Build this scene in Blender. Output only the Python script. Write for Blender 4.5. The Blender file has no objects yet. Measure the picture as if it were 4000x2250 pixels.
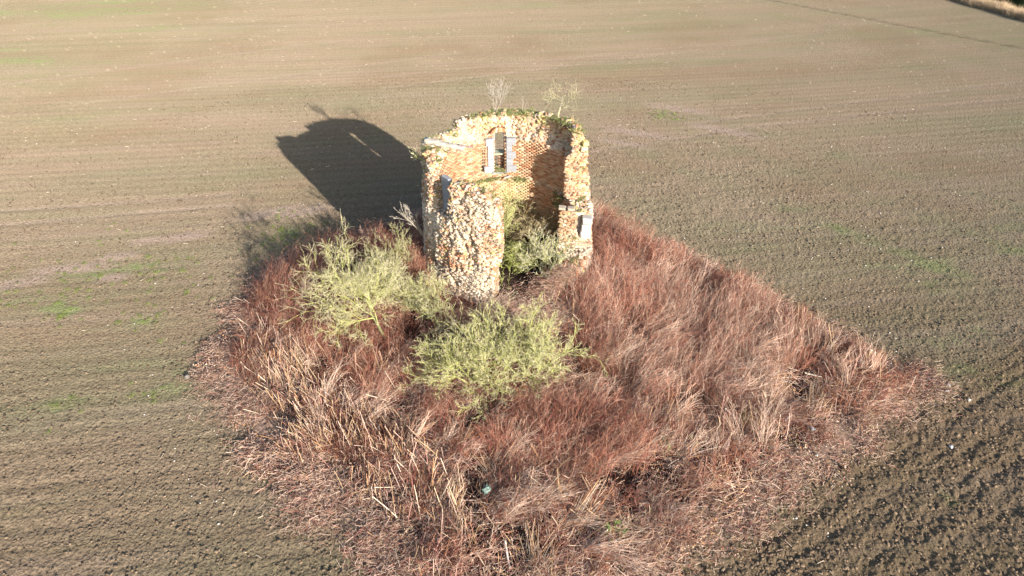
import bpy, math, random
import numpy as np
from mathutils import Matrix, Vector
from mathutils.bvhtree import BVHTree

random.seed(7)
rng = np.random.default_rng(11)
scene = bpy.context.scene
RAD = math.radians

# ------------------------------------------------------------------ camera
PITCH, CAM_Y, CAM_H, FOCAL = RAD(35.0), -26.62, 18.2, 2664.0
cam_d = bpy.data.cameras.new("camera")
cam_d.sensor_width = 36.0
cam_d.lens = 36.0 * FOCAL / 4000.0
cam_d.clip_end = 3000.0
cam_d.clip_start = 0.1
cam = bpy.data.objects.new("camera", cam_d)
cam.location = (0.0, CAM_Y, CAM_H)
cam.rotation_euler = (math.pi / 2 - PITCH, 0, 0)
scene.collection.objects.link(cam)
scene.camera = cam

# ------------------------------------------------------------------ light
SUN_AZ, SUN_EL = RAD(-54.5), RAD(18.5)          # direction towards the sun, counter-clockwise from +x
sun_vec = Vector((math.cos(SUN_AZ) * math.cos(SUN_EL), math.sin(SUN_AZ) * math.cos(SUN_EL), math.sin(SUN_EL)))
world = bpy.data.worlds.new("World")
scene.world = world
world.use_nodes = True
wn = world.node_tree
bg = wn.nodes["Background"]
sky = wn.nodes.new("ShaderNodeTexSky")
sky.sky_type = 'NISHITA'
sky.sun_disc = False
sky.sun_elevation = SUN_EL
sky.sun_rotation = math.pi / 2 - SUN_AZ
sky.air_density = 1.0
sky.dust_density = 1.0
wn.links.new(sky.outputs[0], bg.inputs[0])
bg.inputs[1].default_value = 0.115
sun_l = bpy.data.lights.new("sun", 'SUN')
sun_l.energy = 5.0
sun_l.angle = RAD(0.55)
sun_l.color = (1.0, 0.93, 0.845)
sun = bpy.data.objects.new("sun", sun_l)
sun.rotation_euler = sun_vec.to_track_quat('Z', 'Y').to_euler()
sun.location = (20, -20, 30)
scene.collection.objects.link(sun)
scene.view_settings.view_transform = 'Standard'
scene.view_settings.look = 'None'
scene.view_settings.exposure = 0.98
scene.view_settings.gamma = 1.0
scene.cycles.max_bounces = 5
scene.cycles.diffuse_bounces = 3

# ------------------------------------------------------------------ helpers
def at(px, py, z=0.0):
    """a point of the photograph (4000 x 2250) on the level plane of height z"""
    d = np.array([(px - 2000) / FOCAL, math.cos(PITCH) + (1125 - py) / FOCAL * math.sin(PITCH),
                  -math.sin(PITCH) + (1125 - py) / FOCAL * math.cos(PITCH)])
    c = np.array([0.0, CAM_Y, CAM_H])
    return c + d * (z - c[2]) / d[2]

def smooth(a, b, x):
    t = np.clip((x - a) / (b - a), 0, 1)
    return t * t * (3 - 2 * t)

_T = np.random.default_rng(5).random((16, 256, 256))
def vn(x, y, k=0):
    """value noise 0..1"""
    x = np.asarray(x, float); y = np.asarray(y, float)
    xi = np.floor(x).astype(int); yi = np.floor(y).astype(int)
    fx = x - xi; fy = y - yi
    fx = fx * fx * (3 - 2 * fx); fy = fy * fy * (3 - 2 * fy)
    T = _T[k % 16]
    a = T[xi & 255, yi & 255]; b = T[(xi + 1) & 255, yi & 255]
    c = T[xi & 255, (yi + 1) & 255]; d = T[(xi + 1) & 255, (yi + 1) & 255]
    return (a * (1 - fx) + b * fx) * (1 - fy) + (c * (1 - fx) + d * fx) * fy

def fbm(x, y, k=0, o=4):
    s = 0; a = .5; n = 0
    for i in range(o):
        s = s + a * vn(x * 1.0, y * 1.0, k + i); n += a
        x, y = (x * .8 - y * .6) * 2.03, (x * .6 + y * .8) * 2.03
        a *= .5
    return s / n

def poly_sd(P, poly):
    """signed distance to polygon, negative inside"""
    X, Y = P[..., 0], P[..., 1]
    d = np.full(X.shape, 1e9); ins = np.zeros(X.shape, bool)
    n = len(poly)
    for i in range(n):
        ax, ay = poly[i][:2]; bx, by = poly[(i + 1) % n][:2]
        ex, ey = bx - ax, by - ay
        t = np.clip(((X - ax) * ex + (Y - ay) * ey) / (ex * ex + ey * ey), 0, 1)
        d = np.minimum(d, np.hypot(X - ax - t * ex, Y - ay - t * ey))
        c = ((ay > Y) != (by > Y)) & (X < ex * (Y - ay) / (ey + 1e-12) + ax)
        ins ^= c
    return np.where(ins, -d, d)

def mesh_np(name, V, F, col=None, smooth_shade=False):
    V = np.ascontiguousarray(V, np.float32); F = np.ascontiguousarray(F, np.int32)
    me = bpy.data.meshes.new(name)
    k = F.shape[1]
    me.vertices.add(len(V)); me.vertices.foreach_set("co", V.ravel())
    me.loops.add(F.size); me.loops.foreach_set("vertex_index", F.ravel())
    me.polygons.add(len(F))
    me.polygons.foreach_set("loop_start", np.arange(0, F.size, k, dtype=np.int32))
    me.polygons.foreach_set("loop_total", np.full(len(F), k, np.int32))
    if smooth_shade:
        me.polygons.foreach_set("use_smooth", np.ones(len(F), bool))
    me.update(calc_edges=True)
    if col is not None:
        c = np.ones((len(V), 4), np.float32); c[:, :3] = col
        a = me.color_attributes.new("col", 'FLOAT_COLOR', 'POINT')
        a.data.foreach_set("color", c.ravel())
    return me

def link(name, me, mat=None, parent=None):
    o = bpy.data.objects.new(name, me)
    scene.collection.objects.link(o)
    if mat is not None and me is not None and not me.materials:
        me.materials.append(mat)
    if parent is not None:
        o.parent = parent
    return o

def tag(o, label=None, cat=None, group=None, kind=None):
    if label: o["label"] = label
    if cat: o["category"] = cat
    if group: o["group"] = group
    if kind: o["kind"] = kind
    return o

def empty(name, loc):
    o = bpy.data.objects.new(name, None)
    o.location = loc
    o.empty_display_size = .3
    scene.collection.objects.link(o)
    return o

def norm(v):
    return v / np.maximum(np.linalg.norm(v, axis=-1, keepdims=True), 1e-9)

def prisms(p0, p1, r0, r1, n=3):
    """tapered n-sided sticks, one per row"""
    d = norm(p1 - p0)
    ref = np.where(np.abs(d[:, 2:3]) > .9, np.array([[1., 0, 0]]), np.array([[0, 0, 1.]]))
    a = norm(np.cross(d, ref)); b = np.cross(d, a)
    th = np.arange(n) * 2 * math.pi / n
    ring = np.cos(th)[None, :, None] * a[:, None] + np.sin(th)[None, :, None] * b[:, None]
    v0 = p0[:, None] + ring * r0[:, None, None]
    v1 = p1[:, None] + ring * r1[:, None, None]
    V = np.concatenate([v0, v1], 1).reshape(-1, 3)
    base = (np.arange(len(p0)) * 2 * n)[:, None]
    i = np.arange(n); j = (i + 1) % n
    q = np.stack([i, j, j + n, i + n], 1)
    F = (base[:, None] + q[None]).reshape(-1, 4)
    return V, F

class Pile:
    def __init__(s): s.V = []; s.F = []; s.C = []; s.n = 0
    def add(s, V, F, C):
        s.V.append(V); s.F.append(F + s.n); s.n += len(V)
        C = np.asarray(C, float)
        s.C.append(np.broadcast_to(C, (len(V), 3)) if C.ndim == 1 else C)
    def sticks(s, p0, p1, r0, r1, c, n=3):
        V, F = prisms(p0, p1, r0, r1, n)
        s.add(V, F, np.repeat(c, 2 * n, 0) if np.ndim(c) == 2 else c)
    def mesh(s, name):
        return mesh_np(name, np.concatenate(s.V), np.concatenate(s.F), np.concatenate(s.C))

# ------------------------------------------------------------------ materials
def mat_col(name, rough=.95, spec=.1, grain=30., gamt=.35, rnd=0.0, bump=0.0, bdist=.01, transl=0.0):
    m = bpy.data.materials.new(name); m.use_nodes = True
    nt = m.node_tree; N = nt.nodes; Lk = nt.links
    b = N["Principled BSDF"]
    b.inputs["Roughness"].default_value = rough
    b.inputs["Specular IOR Level"].default_value = spec
    at_ = N.new("ShaderNodeAttribute"); at_.attribute_name = "col"
    col = at_.outputs["Color"]
    tc = N.new("ShaderNodeTexCoord")
    nz = N.new("ShaderNodeTexNoise"); nz.inputs["Scale"].default_value = grain
    nz.inputs["Detail"].default_value = 4
    Lk.new(tc.outputs["Object"], nz.inputs["Vector"])
    mr = N.new("ShaderNodeMapRange")
    mr.inputs["From Min"].default_value = .3; mr.inputs["From Max"].default_value = .7
    mr.inputs["To Min"].default_value = 1 - gamt; mr.inputs["To Max"].default_value = 1 + gamt
    Lk.new(nz.outputs["Fac"], mr.inputs["Value"])
    mul = N.new("ShaderNodeVectorMath"); mul.operation = 'SCALE'
    Lk.new(col, mul.inputs[0]); Lk.new(mr.outputs[0], mul.inputs["Scale"])
    out = mul.outputs[0]
    if rnd:
        oi = N.new("ShaderNodeObjectInfo")
        m2 = N.new("ShaderNodeMapRange")
        m2.inputs["To Min"].default_value = 1 - rnd; m2.inputs["To Max"].default_value = 1 + rnd
        Lk.new(oi.outputs["Random"], m2.inputs["Value"])
        mu = N.new("ShaderNodeVectorMath"); mu.operation = 'SCALE'
        Lk.new(out, mu.inputs[0]); Lk.new(m2.outputs[0], mu.inputs["Scale"])
        out = mu.outputs[0]
    Lk.new(out, b.inputs["Base Color"])
    if bump:
        bp = N.new("ShaderNodeBump"); bp.inputs["Strength"].default_value = bump
        bp.inputs["Distance"].default_value = bdist
        Lk.new(nz.outputs["Fac"], bp.inputs["Height"]); Lk.new(bp.outputs[0], b.inputs["Normal"])
    return m

M_stone = mat_col("weathered_masonry", grain=22, gamt=.3, bump=.6, bdist=.02)
M_core = mat_col("crumbling_mortar", grain=14, gamt=.35, bump=.8, bdist=.04)
M_conc = mat_col("grey_concrete", grain=9, gamt=.12, bump=.3, bdist=.01)
M_bark = mat_col("lichened_bark", grain=12, gamt=.25, rnd=.0)
M_twig = mat_col("dry_twigs", grain=5, gamt=.15, rnd=.42)
M_straw = mat_col("dead_stalks", grain=6, gamt=.2, rnd=.25)
M_leaf = mat_col("leaves", grain=5, gamt=.25, rnd=.15, rough=.7, spec=.25)
M_wood = mat_col("weathered_timber", grain=18, gamt=.35, bump=.4)
M_metal = mat_col("rusty_iron", grain=20, gamt=.3, rough=.7, spec=.4)
M_plastic = mat_col("crumpled_plastic", grain=16, gamt=.15, rough=.4, spec=.5)

def soil_material():
    m = bpy.data.materials.new("soil"); m.use_nodes = True
    nt = m.node_tree; N = nt.nodes; Lk = nt.links
    for n in list(N): N.remove(n)
    out = N.new("ShaderNodeOutputMaterial")
    df = N.new("ShaderNodeBsdfDiffuse"); df.inputs["Roughness"].default_value = 1.0
    Lk.new(df.outputs[0], out.inputs[0])
    a = N.new("ShaderNodeAttribute"); a.attribute_name = "col"
    tc = N.new("ShaderNodeTexCoord")
    n1 = N.new("ShaderNodeTexNoise"); n1.inputs["Scale"].default_value = 7.0; n1.inputs["Detail"].default_value = 6
    n1.inputs["Roughness"].default_value = .7
    Lk.new(tc.outputs["Object"], n1.inputs["Vector"])
    mr = N.new("ShaderNodeMapRange")
    mr.inputs["From Min"].default_value = .3; mr.inputs["From Max"].default_value = .7
    mr.inputs["To Min"].default_value = .74; mr.inputs["To Max"].default_value = 1.26
    Lk.new(n1.outputs["Fac"], mr.inputs["Value"])
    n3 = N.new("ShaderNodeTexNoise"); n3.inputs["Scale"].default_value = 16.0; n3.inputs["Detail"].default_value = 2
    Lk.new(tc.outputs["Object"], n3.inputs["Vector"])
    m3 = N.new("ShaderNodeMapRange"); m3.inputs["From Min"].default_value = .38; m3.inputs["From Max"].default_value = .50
    m3.inputs["To Min"].default_value = .62; m3.inputs["To Max"].default_value = 1.06  # dark specks painted into the colour, standing in for shade among the clods
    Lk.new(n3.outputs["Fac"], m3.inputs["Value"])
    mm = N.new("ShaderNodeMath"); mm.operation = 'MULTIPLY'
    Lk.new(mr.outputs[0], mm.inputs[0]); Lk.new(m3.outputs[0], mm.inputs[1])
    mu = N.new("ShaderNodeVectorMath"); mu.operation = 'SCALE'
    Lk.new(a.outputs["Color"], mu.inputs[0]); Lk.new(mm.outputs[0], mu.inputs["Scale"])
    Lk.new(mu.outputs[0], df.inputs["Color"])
    vo = N.new("ShaderNodeTexVoronoi"); vo.feature = 'F1'; vo.inputs["Scale"].default_value = 8.5
    wv = N.new("ShaderNodeVectorMath"); wv.operation = 'MULTIPLY_ADD'; wv.inputs[1].default_value = (.12, .12, .12)
    n2 = N.new("ShaderNodeTexNoise"); n2.inputs["Scale"].default_value = 9.0; n2.inputs["Detail"].default_value = 3
    Lk.new(tc.outputs["Object"], n2.inputs["Vector"]); Lk.new(n2.outputs["Color"], wv.inputs[0]); Lk.new(tc.outputs["Object"], wv.inputs[2])
    Lk.new(wv.outputs[0], vo.inputs["Vector"])
    b1 = N.new("ShaderNodeBump"); b1.inputs["Strength"].default_value = .5; b1.inputs["Distance"].default_value = .07; b1.invert = True
    Lk.new(vo.outputs["Distance"], b1.inputs["Height"])
    bp = N.new("ShaderNodeBump"); bp.inputs["Strength"].default_value = .6; bp.inputs["Distance"].default_value = .05
    Lk.new(n1.outputs["Fac"], bp.inputs["Height"]); Lk.new(b1.outputs[0], bp.inputs["Normal"]); Lk.new(bp.outputs[0], df.inputs["Normal"])
    return m
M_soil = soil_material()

# ------------------------------------------------------------------ ground
CX = -0.22                                        # tower axis
PATCH = [at(*p)[:2] for p in [(740, 1455), (780, 1360), (880, 1280), (945, 1190), (1020, 1090), (1150, 1020), (1400, 935),
                              (1700, 850), (2060, 790), (2330, 860), (2600, 975), (2900, 1130), (3300, 1310), (3560, 1430), (3680, 1500),
                              (3560, 1600), (3330, 1790), (3000, 2000), (2600, 2250), (2350, 2420), (1950, 2560), (1600, 2400),
                              (1330, 2150), (1150, 1970), (960, 1760), (850, 1600)]]
DENSE = [at(*p)[:2] for p in [(880, 1440), (880, 1350), (930, 1270), (975, 1190), (1040, 1100), (1160, 1030), (1400, 945),
                              (1700, 855), (2060, 790), (2320, 868), (2590, 985), (2890, 1140), (3290, 1320), (3500, 1440), (3600, 1500),
                              (3470, 1590), (3230, 1770), (2900, 1990), (2560, 2220), (2350, 2400), (1950, 2500), (1700, 2300),
                              (1520, 2060), (1330, 1900), (1140, 1770), (1000, 1600), (910, 1500)]]
TRACKS = []      # smooth pinkish wheel prints: (x, y, azimuth, half length, half width)
for (px, py, az, hl, hw) in [(75, 1105, 20, 1.3, .45), (275, 1050, 12, 1.9, .5), (460, 1000, 12, 1.0, .4), (580, 940, 15, .9, .4),
                             (720, 925, 20, 1.3, .5), (1060, 830, 25, 1.8, .5), (1180, 830, 30, 1.6, .5), (440, 1085, 12, .7, .35),
                             (2490, 520, -25, 2.6, .6), (2650, 425, -25, 2.4, .6), (2440, 560, -25, 1.8, .5), (2830, 510, -30, 2.4, .6)]:
    p = at(px, py); TRACKS.append((p[0], p[1], RAD(az), hl, hw))
def seg(a, b): return at(*a)[:2], at(*b)[:2]
TRAMS = [seg((2720, 480), (4300, 275)), seg((2900, 500), (4300, 345)), seg((2000, 640), (2900, 500)),
         seg((-300, 905), (900, 800)), seg((-300, 845), (900, 760)), seg((0, 330), (1400, 150)), seg((200, 420), (1800, 205)),
         seg((1500, 300), (3200, 130)), seg((1500, 345), (3000, 160))]
GREENS = [seg((2650, 500), (4200, 1060)), seg((2400, 560), (3900, 1130)), seg((2700, 440), (4000, 820)), seg((3050, 60), (4200, 330)), seg((2950, 0), (4200, 250))]
LINE = seg((2900, -20), (4200, 228))
FURR = [seg((2750, 2280), (4300, 1250)), seg((2950, 2280), (4300, 1420)), seg((3250, 2280), (4300, 1560)), seg((3500, 2280), (4300, 1750))]
BLOBS = [((250, 1230), .6, .75), ((240, 1190), .5, .5), ((2610, 450), 1.2, .9), ((1140, 880), 1.8, .5), ((1100, 930), 1.2, .5), ((350, 1040), 2.4, .35), ((560, 1060), 2, .35),
         ((570, 1245), .8, .6), ((650, 1500), 1.0, .3), ((240, 1600), .9, .25), ((100, 1150), 3.0, .4), ((700, 1100), 3.5, .3), ((160, 350), 9, .2), ((300, 150), 14, .25), ((3700, 1150), 3, .3), ((3900, 1350), 3, .35),
         ((3600, 1950), 2, .3), ((3900, 2050), 2, .4), ((3200, 880), 3, .3)]

def seg_d(X, Y, s):
    (ax, ay), (bx, by) = s
    ex, ey = bx - ax, by - ay; L2 = ex * ex + ey * ey
    t = np.clip(((X - ax) * ex + (Y - ay) * ey) / L2, 0, 1)
    return np.hypot(X - ax - t * ex, Y - ay - t * ey)

def rows(X, Y, az):
    c, s = math.cos(RAD(az)), math.sin(RAD(az))
    return X * c + Y * s, -X * s + Y * c

def mound(X, Y):
    r = np.hypot(X - CX, Y)
    return 1.15 * (1 - smooth(3.6, 9.0, r))

def corner_field(X, Y):      # the moister, rougher field beyond the lower right edge of the patch
    n = (fbm(X * .5, Y * .5, 3, 2) - .5) * .8
    return smooth(-.5, .7, (X - 16.7) * .56 - (Y + 7.4) * .83 + n) * smooth(2, 4, X)

def ground_h(X, Y, detail=True):
    X = np.asarray(X, float); Y = np.asarray(Y, float)
    P = np.stack([X, Y], -1)
    sd = poly_sd(P, PATCH) + (fbm(X * .9, Y * .9, 3, 3) - .5) * .9
    h = mound(X, Y) + .22 * (1 - smooth(-1.6, .1, sd)) + .10 * (fbm(X * .12, Y * .12, 2, 3) - .5)
    if not detail: return h, sd
    u, v = rows(X, Y, 31)
    near_r = corner_field(X, Y)   # corner field below the patch
    rough = .55 + .75 * smooth(-14, 4, X) * (1 - smooth(12, 34, Y)) + .35 * (1 - smooth(-14, -6, Y))
    rough = rough * (.6 + .8 * fbm(X * .3, Y * .3, 9, 2))
    u2, v2 = rows(X, Y, 9)
    cl_r = 1 - 1.5 * np.abs(fbm(X / .24, Y / .24, 4, 2) * 2 - 1) - .6 * (fbm(X / .5, Y / .5, 8, 2) - .5)
    cl_f = 1 - 1.5 * np.abs(fbm(X / .21, Y / .21, 5, 2) * 2 - 1) - .6 * (fbm(X / .5, Y / .5, 7, 2) - .5)
    w = np.clip(near_r, 0, 1)
    cl = cl_r * w + cl_f * (1 - w)
    cl = 1 - np.clip(cl, 0, 1.15)
    far = 1 - smooth(34, 58, np.hypot(X, Y - CAM_Y))
    h = h + .030 * rough * (1 + .35 * w) * far * cl * np.where(sd < 0, .5, 1)
    h = h + .020 * far * (1 - w) * (fbm(u2 / 1.1, v2 / .20, 13, 2) - .5) + .030 * w * (fbm(u / .9, v / .22, 14, 2) - .5)
    # soft seed rows
    h = h + .009 * np.sin((v + .35 * fbm(X * .2, Y * .2, 1, 2)) * 2 * math.pi / .5) * w
    h = h + .004 * np.sin((v2 + 2.0 * fbm(X * .05, Y * .05, 6, 2)) * 2 * math.pi / .62) * (1 - w)
    for s in FURR:
        d = seg_d(X, Y, s) + (fbm(X * .6, Y * .6, 2, 2) - .5) * .35
        h = h - .045 * np.exp(-(d / .13) ** 2) * (.4 + fbm(X * .8, Y * .8, 6, 2))
    for s in TRAMS:
        d = seg_d(X, Y, s)
        h = h - .03 * np.exp(-(d / .25) ** 2)
    d = seg_d(X, Y, LINE); h = h - .09 * np.exp(-(d / .22) ** 2)
    for (tx, ty, a, hl, hw) in TRACKS:
        uu = (X - tx) * math.cos(a) + (Y - ty) * math.sin(a); vv = -(X - tx) * math.sin(a) + (Y - ty) * math.cos(a)
        m = (1 - smooth(hl * .7, hl, np.abs(uu))) * (1 - smooth(hw * .75, hw, np.abs(vv)))
        ch = np.abs(np.sin((uu + np.abs(vv) * .9) * math.pi / .24))
        lug = mound(X, Y) + .022 * ch ** 2 - .01
        h = h * (1 - m) + lug * m
    return h, sd

def ground_color(X, Y, sd, dsd):
    u2, v2 = rows(X, Y, 9)
    g = fbm(u2 * .05, v2 * .22, 1, 4)
    g2 = fbm(u2 * .25, v2 * 1.1, 6, 3)
    green = .08 + smooth(.42, .7, g) * .4 + smooth(.45, .7, g2) * .3
    green = green + .16 * smooth(22, 60, Y) * (1 - smooth(-30, 60, X)) 
    for s in GREENS:
        d = seg_d(X, Y, s); green = green + .34 * np.exp(-(d / .75) ** 2) * (.4 + fbm(X * .8, Y * .8, 4, 2))
    for (p, r, k) in BLOBS:
        c = at(*p); green = green + k * np.exp(-((X - c[0]) ** 2 + (Y - c[1]) ** 2) / r ** 2) * (.1 + 1.5 * fbm(X * 2.2, Y * 2.2, 2, 3) ** 1.3)
    d = seg_d(X, Y, LINE); green = green + .25 * np.exp(-(d / .35) ** 2)
    green = np.clip(green, 0, 1.1)
    brown = fbm(X * .11, Y * .16, 12, 3)
    soil = np.array([.236, .178, .124]); grn = np.array([.176, .168, .100]); brn = np.array([.195, .138, .09]); pink = np.array([.262, .200, .158])
    c = soil[None] + np.zeros(X.shape + (1,))
    b = smooth(.45, .7, brown)[..., None] * .6
    c = c * (1 - b) + brn * b
    gg = green[..., None] * .8
    c = c * (1 - gg) + grn * gg
    nearR = np.clip(.30 * smooth(-6, 8, X) * (1 - smooth(-6, 8, Y)) + .60 * corner_field(X, Y), 0, .8)[..., None]
    nearR = np.maximum(nearR, .35 * (1 - smooth(-13, -7, Y))[..., None])
    c = c * (1 - nearR) + np.array([.178, .124, .076]) * nearR
    vivid = np.clip(green - .75, 0, 1)[..., None]
    c = c * (1 - vivid) + np.array([.16, .23, .06]) * vivid
    pk = np.zeros(X.shape)
    for s in TRAMS:
        pk = np.maximum(pk, .55 * np.exp(-(seg_d(X, Y, s) / .22) ** 2))
    for (tx, ty, a, hl, hw) in TRACKS:
        uu = (X - tx) * math.cos(a) + (Y - ty) * math.sin(a); vv = -(X - tx) * math.sin(a) + (Y - ty) * math.cos(a)
        pk = np.maximum(pk, np.exp(-(uu / hl) ** 4 - (vv / hw) ** 4))
    st = smooth(.5, .75, fbm(u2 * .05, v2 * 1.3, 10, 3)) * .22
    pk = np.maximum(pk, st)[..., None]
    c = c * (1 - pk) + pink * pk
    v3 = Y - .08 * X - .0017 * np.maximum(X, -15) * np.abs(X)       # gently curving drill lines
    ln = .5 + .5 * np.sin(2 * math.pi * (v3 + .5 * fbm(X * .05, Y * .05, 3, 2)) / .84)
    ln2 = vn(v3 / .55, v3 * 0 + X * .01, 9)
    k_ = (1 - corner_field(X, Y)) * (.5 + .9 * fbm(X * .06, Y * .1, 4, 2))
    c = c * (1 + ((ln - .5) * .13 + (ln2 - .5) * .10) * k_)[..., None]
    d = seg_d(X, Y, LINE)
    c = c * (1 - .38 * np.exp(-(d / .22) ** 2))[..., None]
    # dry stubble flecks
    fl = (vn(X / .06, Y / .06, 13) > .955)[..., None] * .5
    c = c * (1 - fl) + np.array([.42, .34, .24]) * fl
    # patch interior: dark leaf mould, its margin pale litter
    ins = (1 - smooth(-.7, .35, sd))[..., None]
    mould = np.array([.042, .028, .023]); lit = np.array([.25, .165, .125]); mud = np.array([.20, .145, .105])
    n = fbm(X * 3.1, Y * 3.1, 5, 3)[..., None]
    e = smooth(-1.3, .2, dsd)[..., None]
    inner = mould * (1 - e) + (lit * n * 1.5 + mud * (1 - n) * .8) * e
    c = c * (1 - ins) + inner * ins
    # trampled litter lying in front of the tower doorway
    r = np.exp(-(((X - 1.0) / 2.2) ** 2 + ((Y + 4.6) / 1.2) ** 2))[..., None] * .8
    c = c * (1 - r) + np.array([.24, .17, .12]) * r
    # floor of the wood, a near-black colour standing in for canopy shade
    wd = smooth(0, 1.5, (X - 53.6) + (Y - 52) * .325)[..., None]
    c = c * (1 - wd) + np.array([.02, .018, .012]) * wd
    return c

def build_ground():
    dense = np.linspace(-55, 55, 900)
    side = np.linspace(55, 180, 50)[1:]
    ang = RAD(1) * np.concatenate([-side[::-1], dense, side])
    r = [1.0]
    while r[-1] < 900:
        q = r[-1]
        if q < 10.3: step = .5
        elif q < 60: step = q * .0037
        elif q < 125: step = q * .006
        else: step = q * .06
        r.append(q + step)
    r = np.array(r)
    A, R = np.meshgrid(ang, r)
    X = R * np.sin(A); Y = CAM_Y + R * np.cos(A)
    h, sd = ground_h(X, Y)
    dsd = poly_sd(np.stack([X, Y], -1), DENSE) + (fbm(X * .9, Y * .9, 3, 3) - .5) * .9
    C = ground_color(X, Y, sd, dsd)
    nr, na = X.shape
    V = np.stack([X, Y, h], -1).reshape(-1, 3)
    i = np.arange(nr - 1)[:, None] * na + np.arange(na - 1)[None]
    F = np.stack([i, i + 1, i + na + 1, i + na], -1).reshape(-1, 4)[:, ::-1]
    # close the middle
    V = np.concatenate([V, [[0, CAM_Y, 0]]]); C = np.concatenate([C.reshape(-1, 3), [[.2, .15, .1]]])
    k = np.arange(na - 1); cen = np.full(na - 1, nr * na)
    F = np.concatenate([F, np.stack([cen, cen, k + 1, k], 1)[:0]])
    me = mesh_np("ground", V, F, C, True)
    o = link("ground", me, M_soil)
    tag(o, kind="structure")
    return o
build_ground()

def gz(x, y):
    return float(ground_h(np.array([x]), np.array([y]), False)[0][0])
def ground_pt(px, py, dz=0.):
    """where the sight line of a photograph point meets the uneven ground"""
    z = 0.3
    for _ in range(8):
        p = at(px, py, z + dz); z = gz(p[0], p[1])
    return np.array([p[0], p[1], z])

# ------------------------------------------------------------------ masonry shapes
def rock_shape(seed):
    import bmesh
    rs = np.random.default_rng(seed)
    bm = bmesh.new(); bmesh.ops.create_icosphere(bm, subdivisions=1, radius=.62)
    bm.verts.ensure_lookup_table()
    V = np.array([v.co[:] for v in bm.verts]); F = np.array([[v.index for v in f.verts] for f in bm.faces])
    bm.free()
    V = np.sign(V) * np.abs(V) ** .75
    V = V * (1 + rs.uniform(-.2, .2, (len(V), 1))) + rs.uniform(-.07, .07, V.shape)
    V = V / (V.max(0) - V.min(0))
    return V, F
def brick_shape(seed):
    rs = np.random.default_rng(seed)
    V = np.array([[x, y, z] for x in (-.5, .5) for y in (-.5, .5) for z in (-.5, .5)], float)
    V += rs.uniform(-.045, .045, V.shape)
    F = np.array([[0, 1, 3], [0, 3, 2], [4, 6, 7], [4, 7, 5], [0, 4, 5], [0, 5, 1], [2, 3, 7], [2, 7, 6], [0, 2, 6], [0, 6, 4], [1, 5, 7], [1, 7, 3]])
    return V, F
ROCKS = [rock_shape(s) for s in range(10)]
BRICKS = [brick_shape(40 + s) for s in range(6)]
ROCKS += BRICKS
ROCK_COL = [(.63, .53, .42), (.54, .42, .31), (.45, .33, .23), (.48, .38, .30), (.40, .20, .115), (.33, .25, .19), (.44, .38, .17), (.58, .47, .36), (.48, .28, .17)]
BRICK_COL = [(.42, .215, .115), (.48, .28, .16), (.34, .16, .09), (.52, .36, .23), (.46, .32, .20)]

# ------------------------------------------------------------------ the tower
ZB, ZT = 0.7, 7.25
def interp(x, xs, ys): return np.interp(x, xs, ys)
# top edge of the wall against the angle (deg, -180..180, 90 = far side)
TOP_A = [-180, -165, -158, -152, -150, -149, -132, -131, -125, -115, -105, -98, -94, -93.5, -62, -61, -40, -11, -10.5, 7, 7.5, 12, 15, 18, 22, 28, 40, 60, 85, 110, 133, 134, 150, 163, 164, 180]
TOP_Z = [6.95, 6.9, 6.75, 6.7, 6.6, 4.75, 4.7, 6.15, 6.4, 6.35, 6.2, 5.95, 5.6, 1.2, 1.2, 1.7, 1.9, 2.2, 4.0, 4.1, 5.3, 6.1, 6.4, 6.8, 7.0, 7.1, 7.05, 7.0, 7.0, 6.95, 6.9, 6.5, 6.45, 6.4, 6.75, 6.95]

def wrap(a): return (a + 180) % 360 - 180
def solid(a, z):
    a = wrap(np.asarray(a, float)); z = np.asarray(z, float)
    top = interp(a, TOP_A, TOP_Z) + (vn(a / 3.1 + 70, z * 0 + .3, 2) - .5) * .22
    ok = z < top
    jag = (vn(z / .16, z * 0 + 4.2, 3) - .5) * 3.2
    edge_l = interp(z, [1.0, 3.2, 3.3, 3.9, 4.6, 5.3, 6.2], [-98.5, -98.5, -94.5, -93, -94.5, -94, -97])
    edge_r = interp(z, [1.2, 1.8, 2.1, 2.3, 4.0, 4.1, 5.0, 6.0, 6.6, 7.2], [-62, -45, -16, -9, -8, 9, 14, 17, 20, 25])
    opening = (a > edge_l + jag * .35 * (z > 3.25)) & (a < edge_r + jag) & (z > interp(a, [-99, -70, -60, -40], [1.15, 1.15, 1.5, 1.7]))
    ok &= ~opening
    # far window, open all through
    ok &= ~((a > 91.0) & (a < 103.0) & (z > 4.3) & (z < 6.3))
    # putlog hole on the right
    ok &= ~((a > 17) & (a < 24) & (z > 3.75) & (z < 4.35) & False)
    return ok
def r_out(a, z):
    a = np.asarray(a, float); z = np.asarray(z, float)
    r = 3.87 - .052 * z
    n = fbm(a / 9. + 50, z / .9, 2, 3) - .5
    r = r + .12 * n + .07 * (fbm(a / 3. + 30, z / .35, 6, 2) - .5)
    # skin fallen off in upright scars
    sc = np.exp(-((wrap(a + 172 + 2.5 * np.sin(z * 1.3)) / 3.2) ** 2)) * (.16 + .1 * np.sin(z * 2.2))
    sc = sc + np.exp(-((wrap(a + 148) / 3.) ** 2)) * .14
    sc = sc + .10 * smooth(.55, .75, fbm(a / 7. + 9, z / .8, 4, 2))
    r = r + .10 * np.exp(-(wrap(a - 8) / 22.) ** 2)
    hole = smooth(.60, .68, fbm(a / 2.4 + 105, z / .2, 11, 2)) * smooth(.35, .6, fbm(a / 14. + 5, z / 1.2, 12, 2))
    r = r - .13 * hole
    r = r - .62 * ((a > -12) & (a < -.5) & (z > 2.2) & (z < 3.9))
    r = r - np.clip(sc, 0, .3) + .16 * (1 - smooth(1.0, 2.2, z))
    return r
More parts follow.
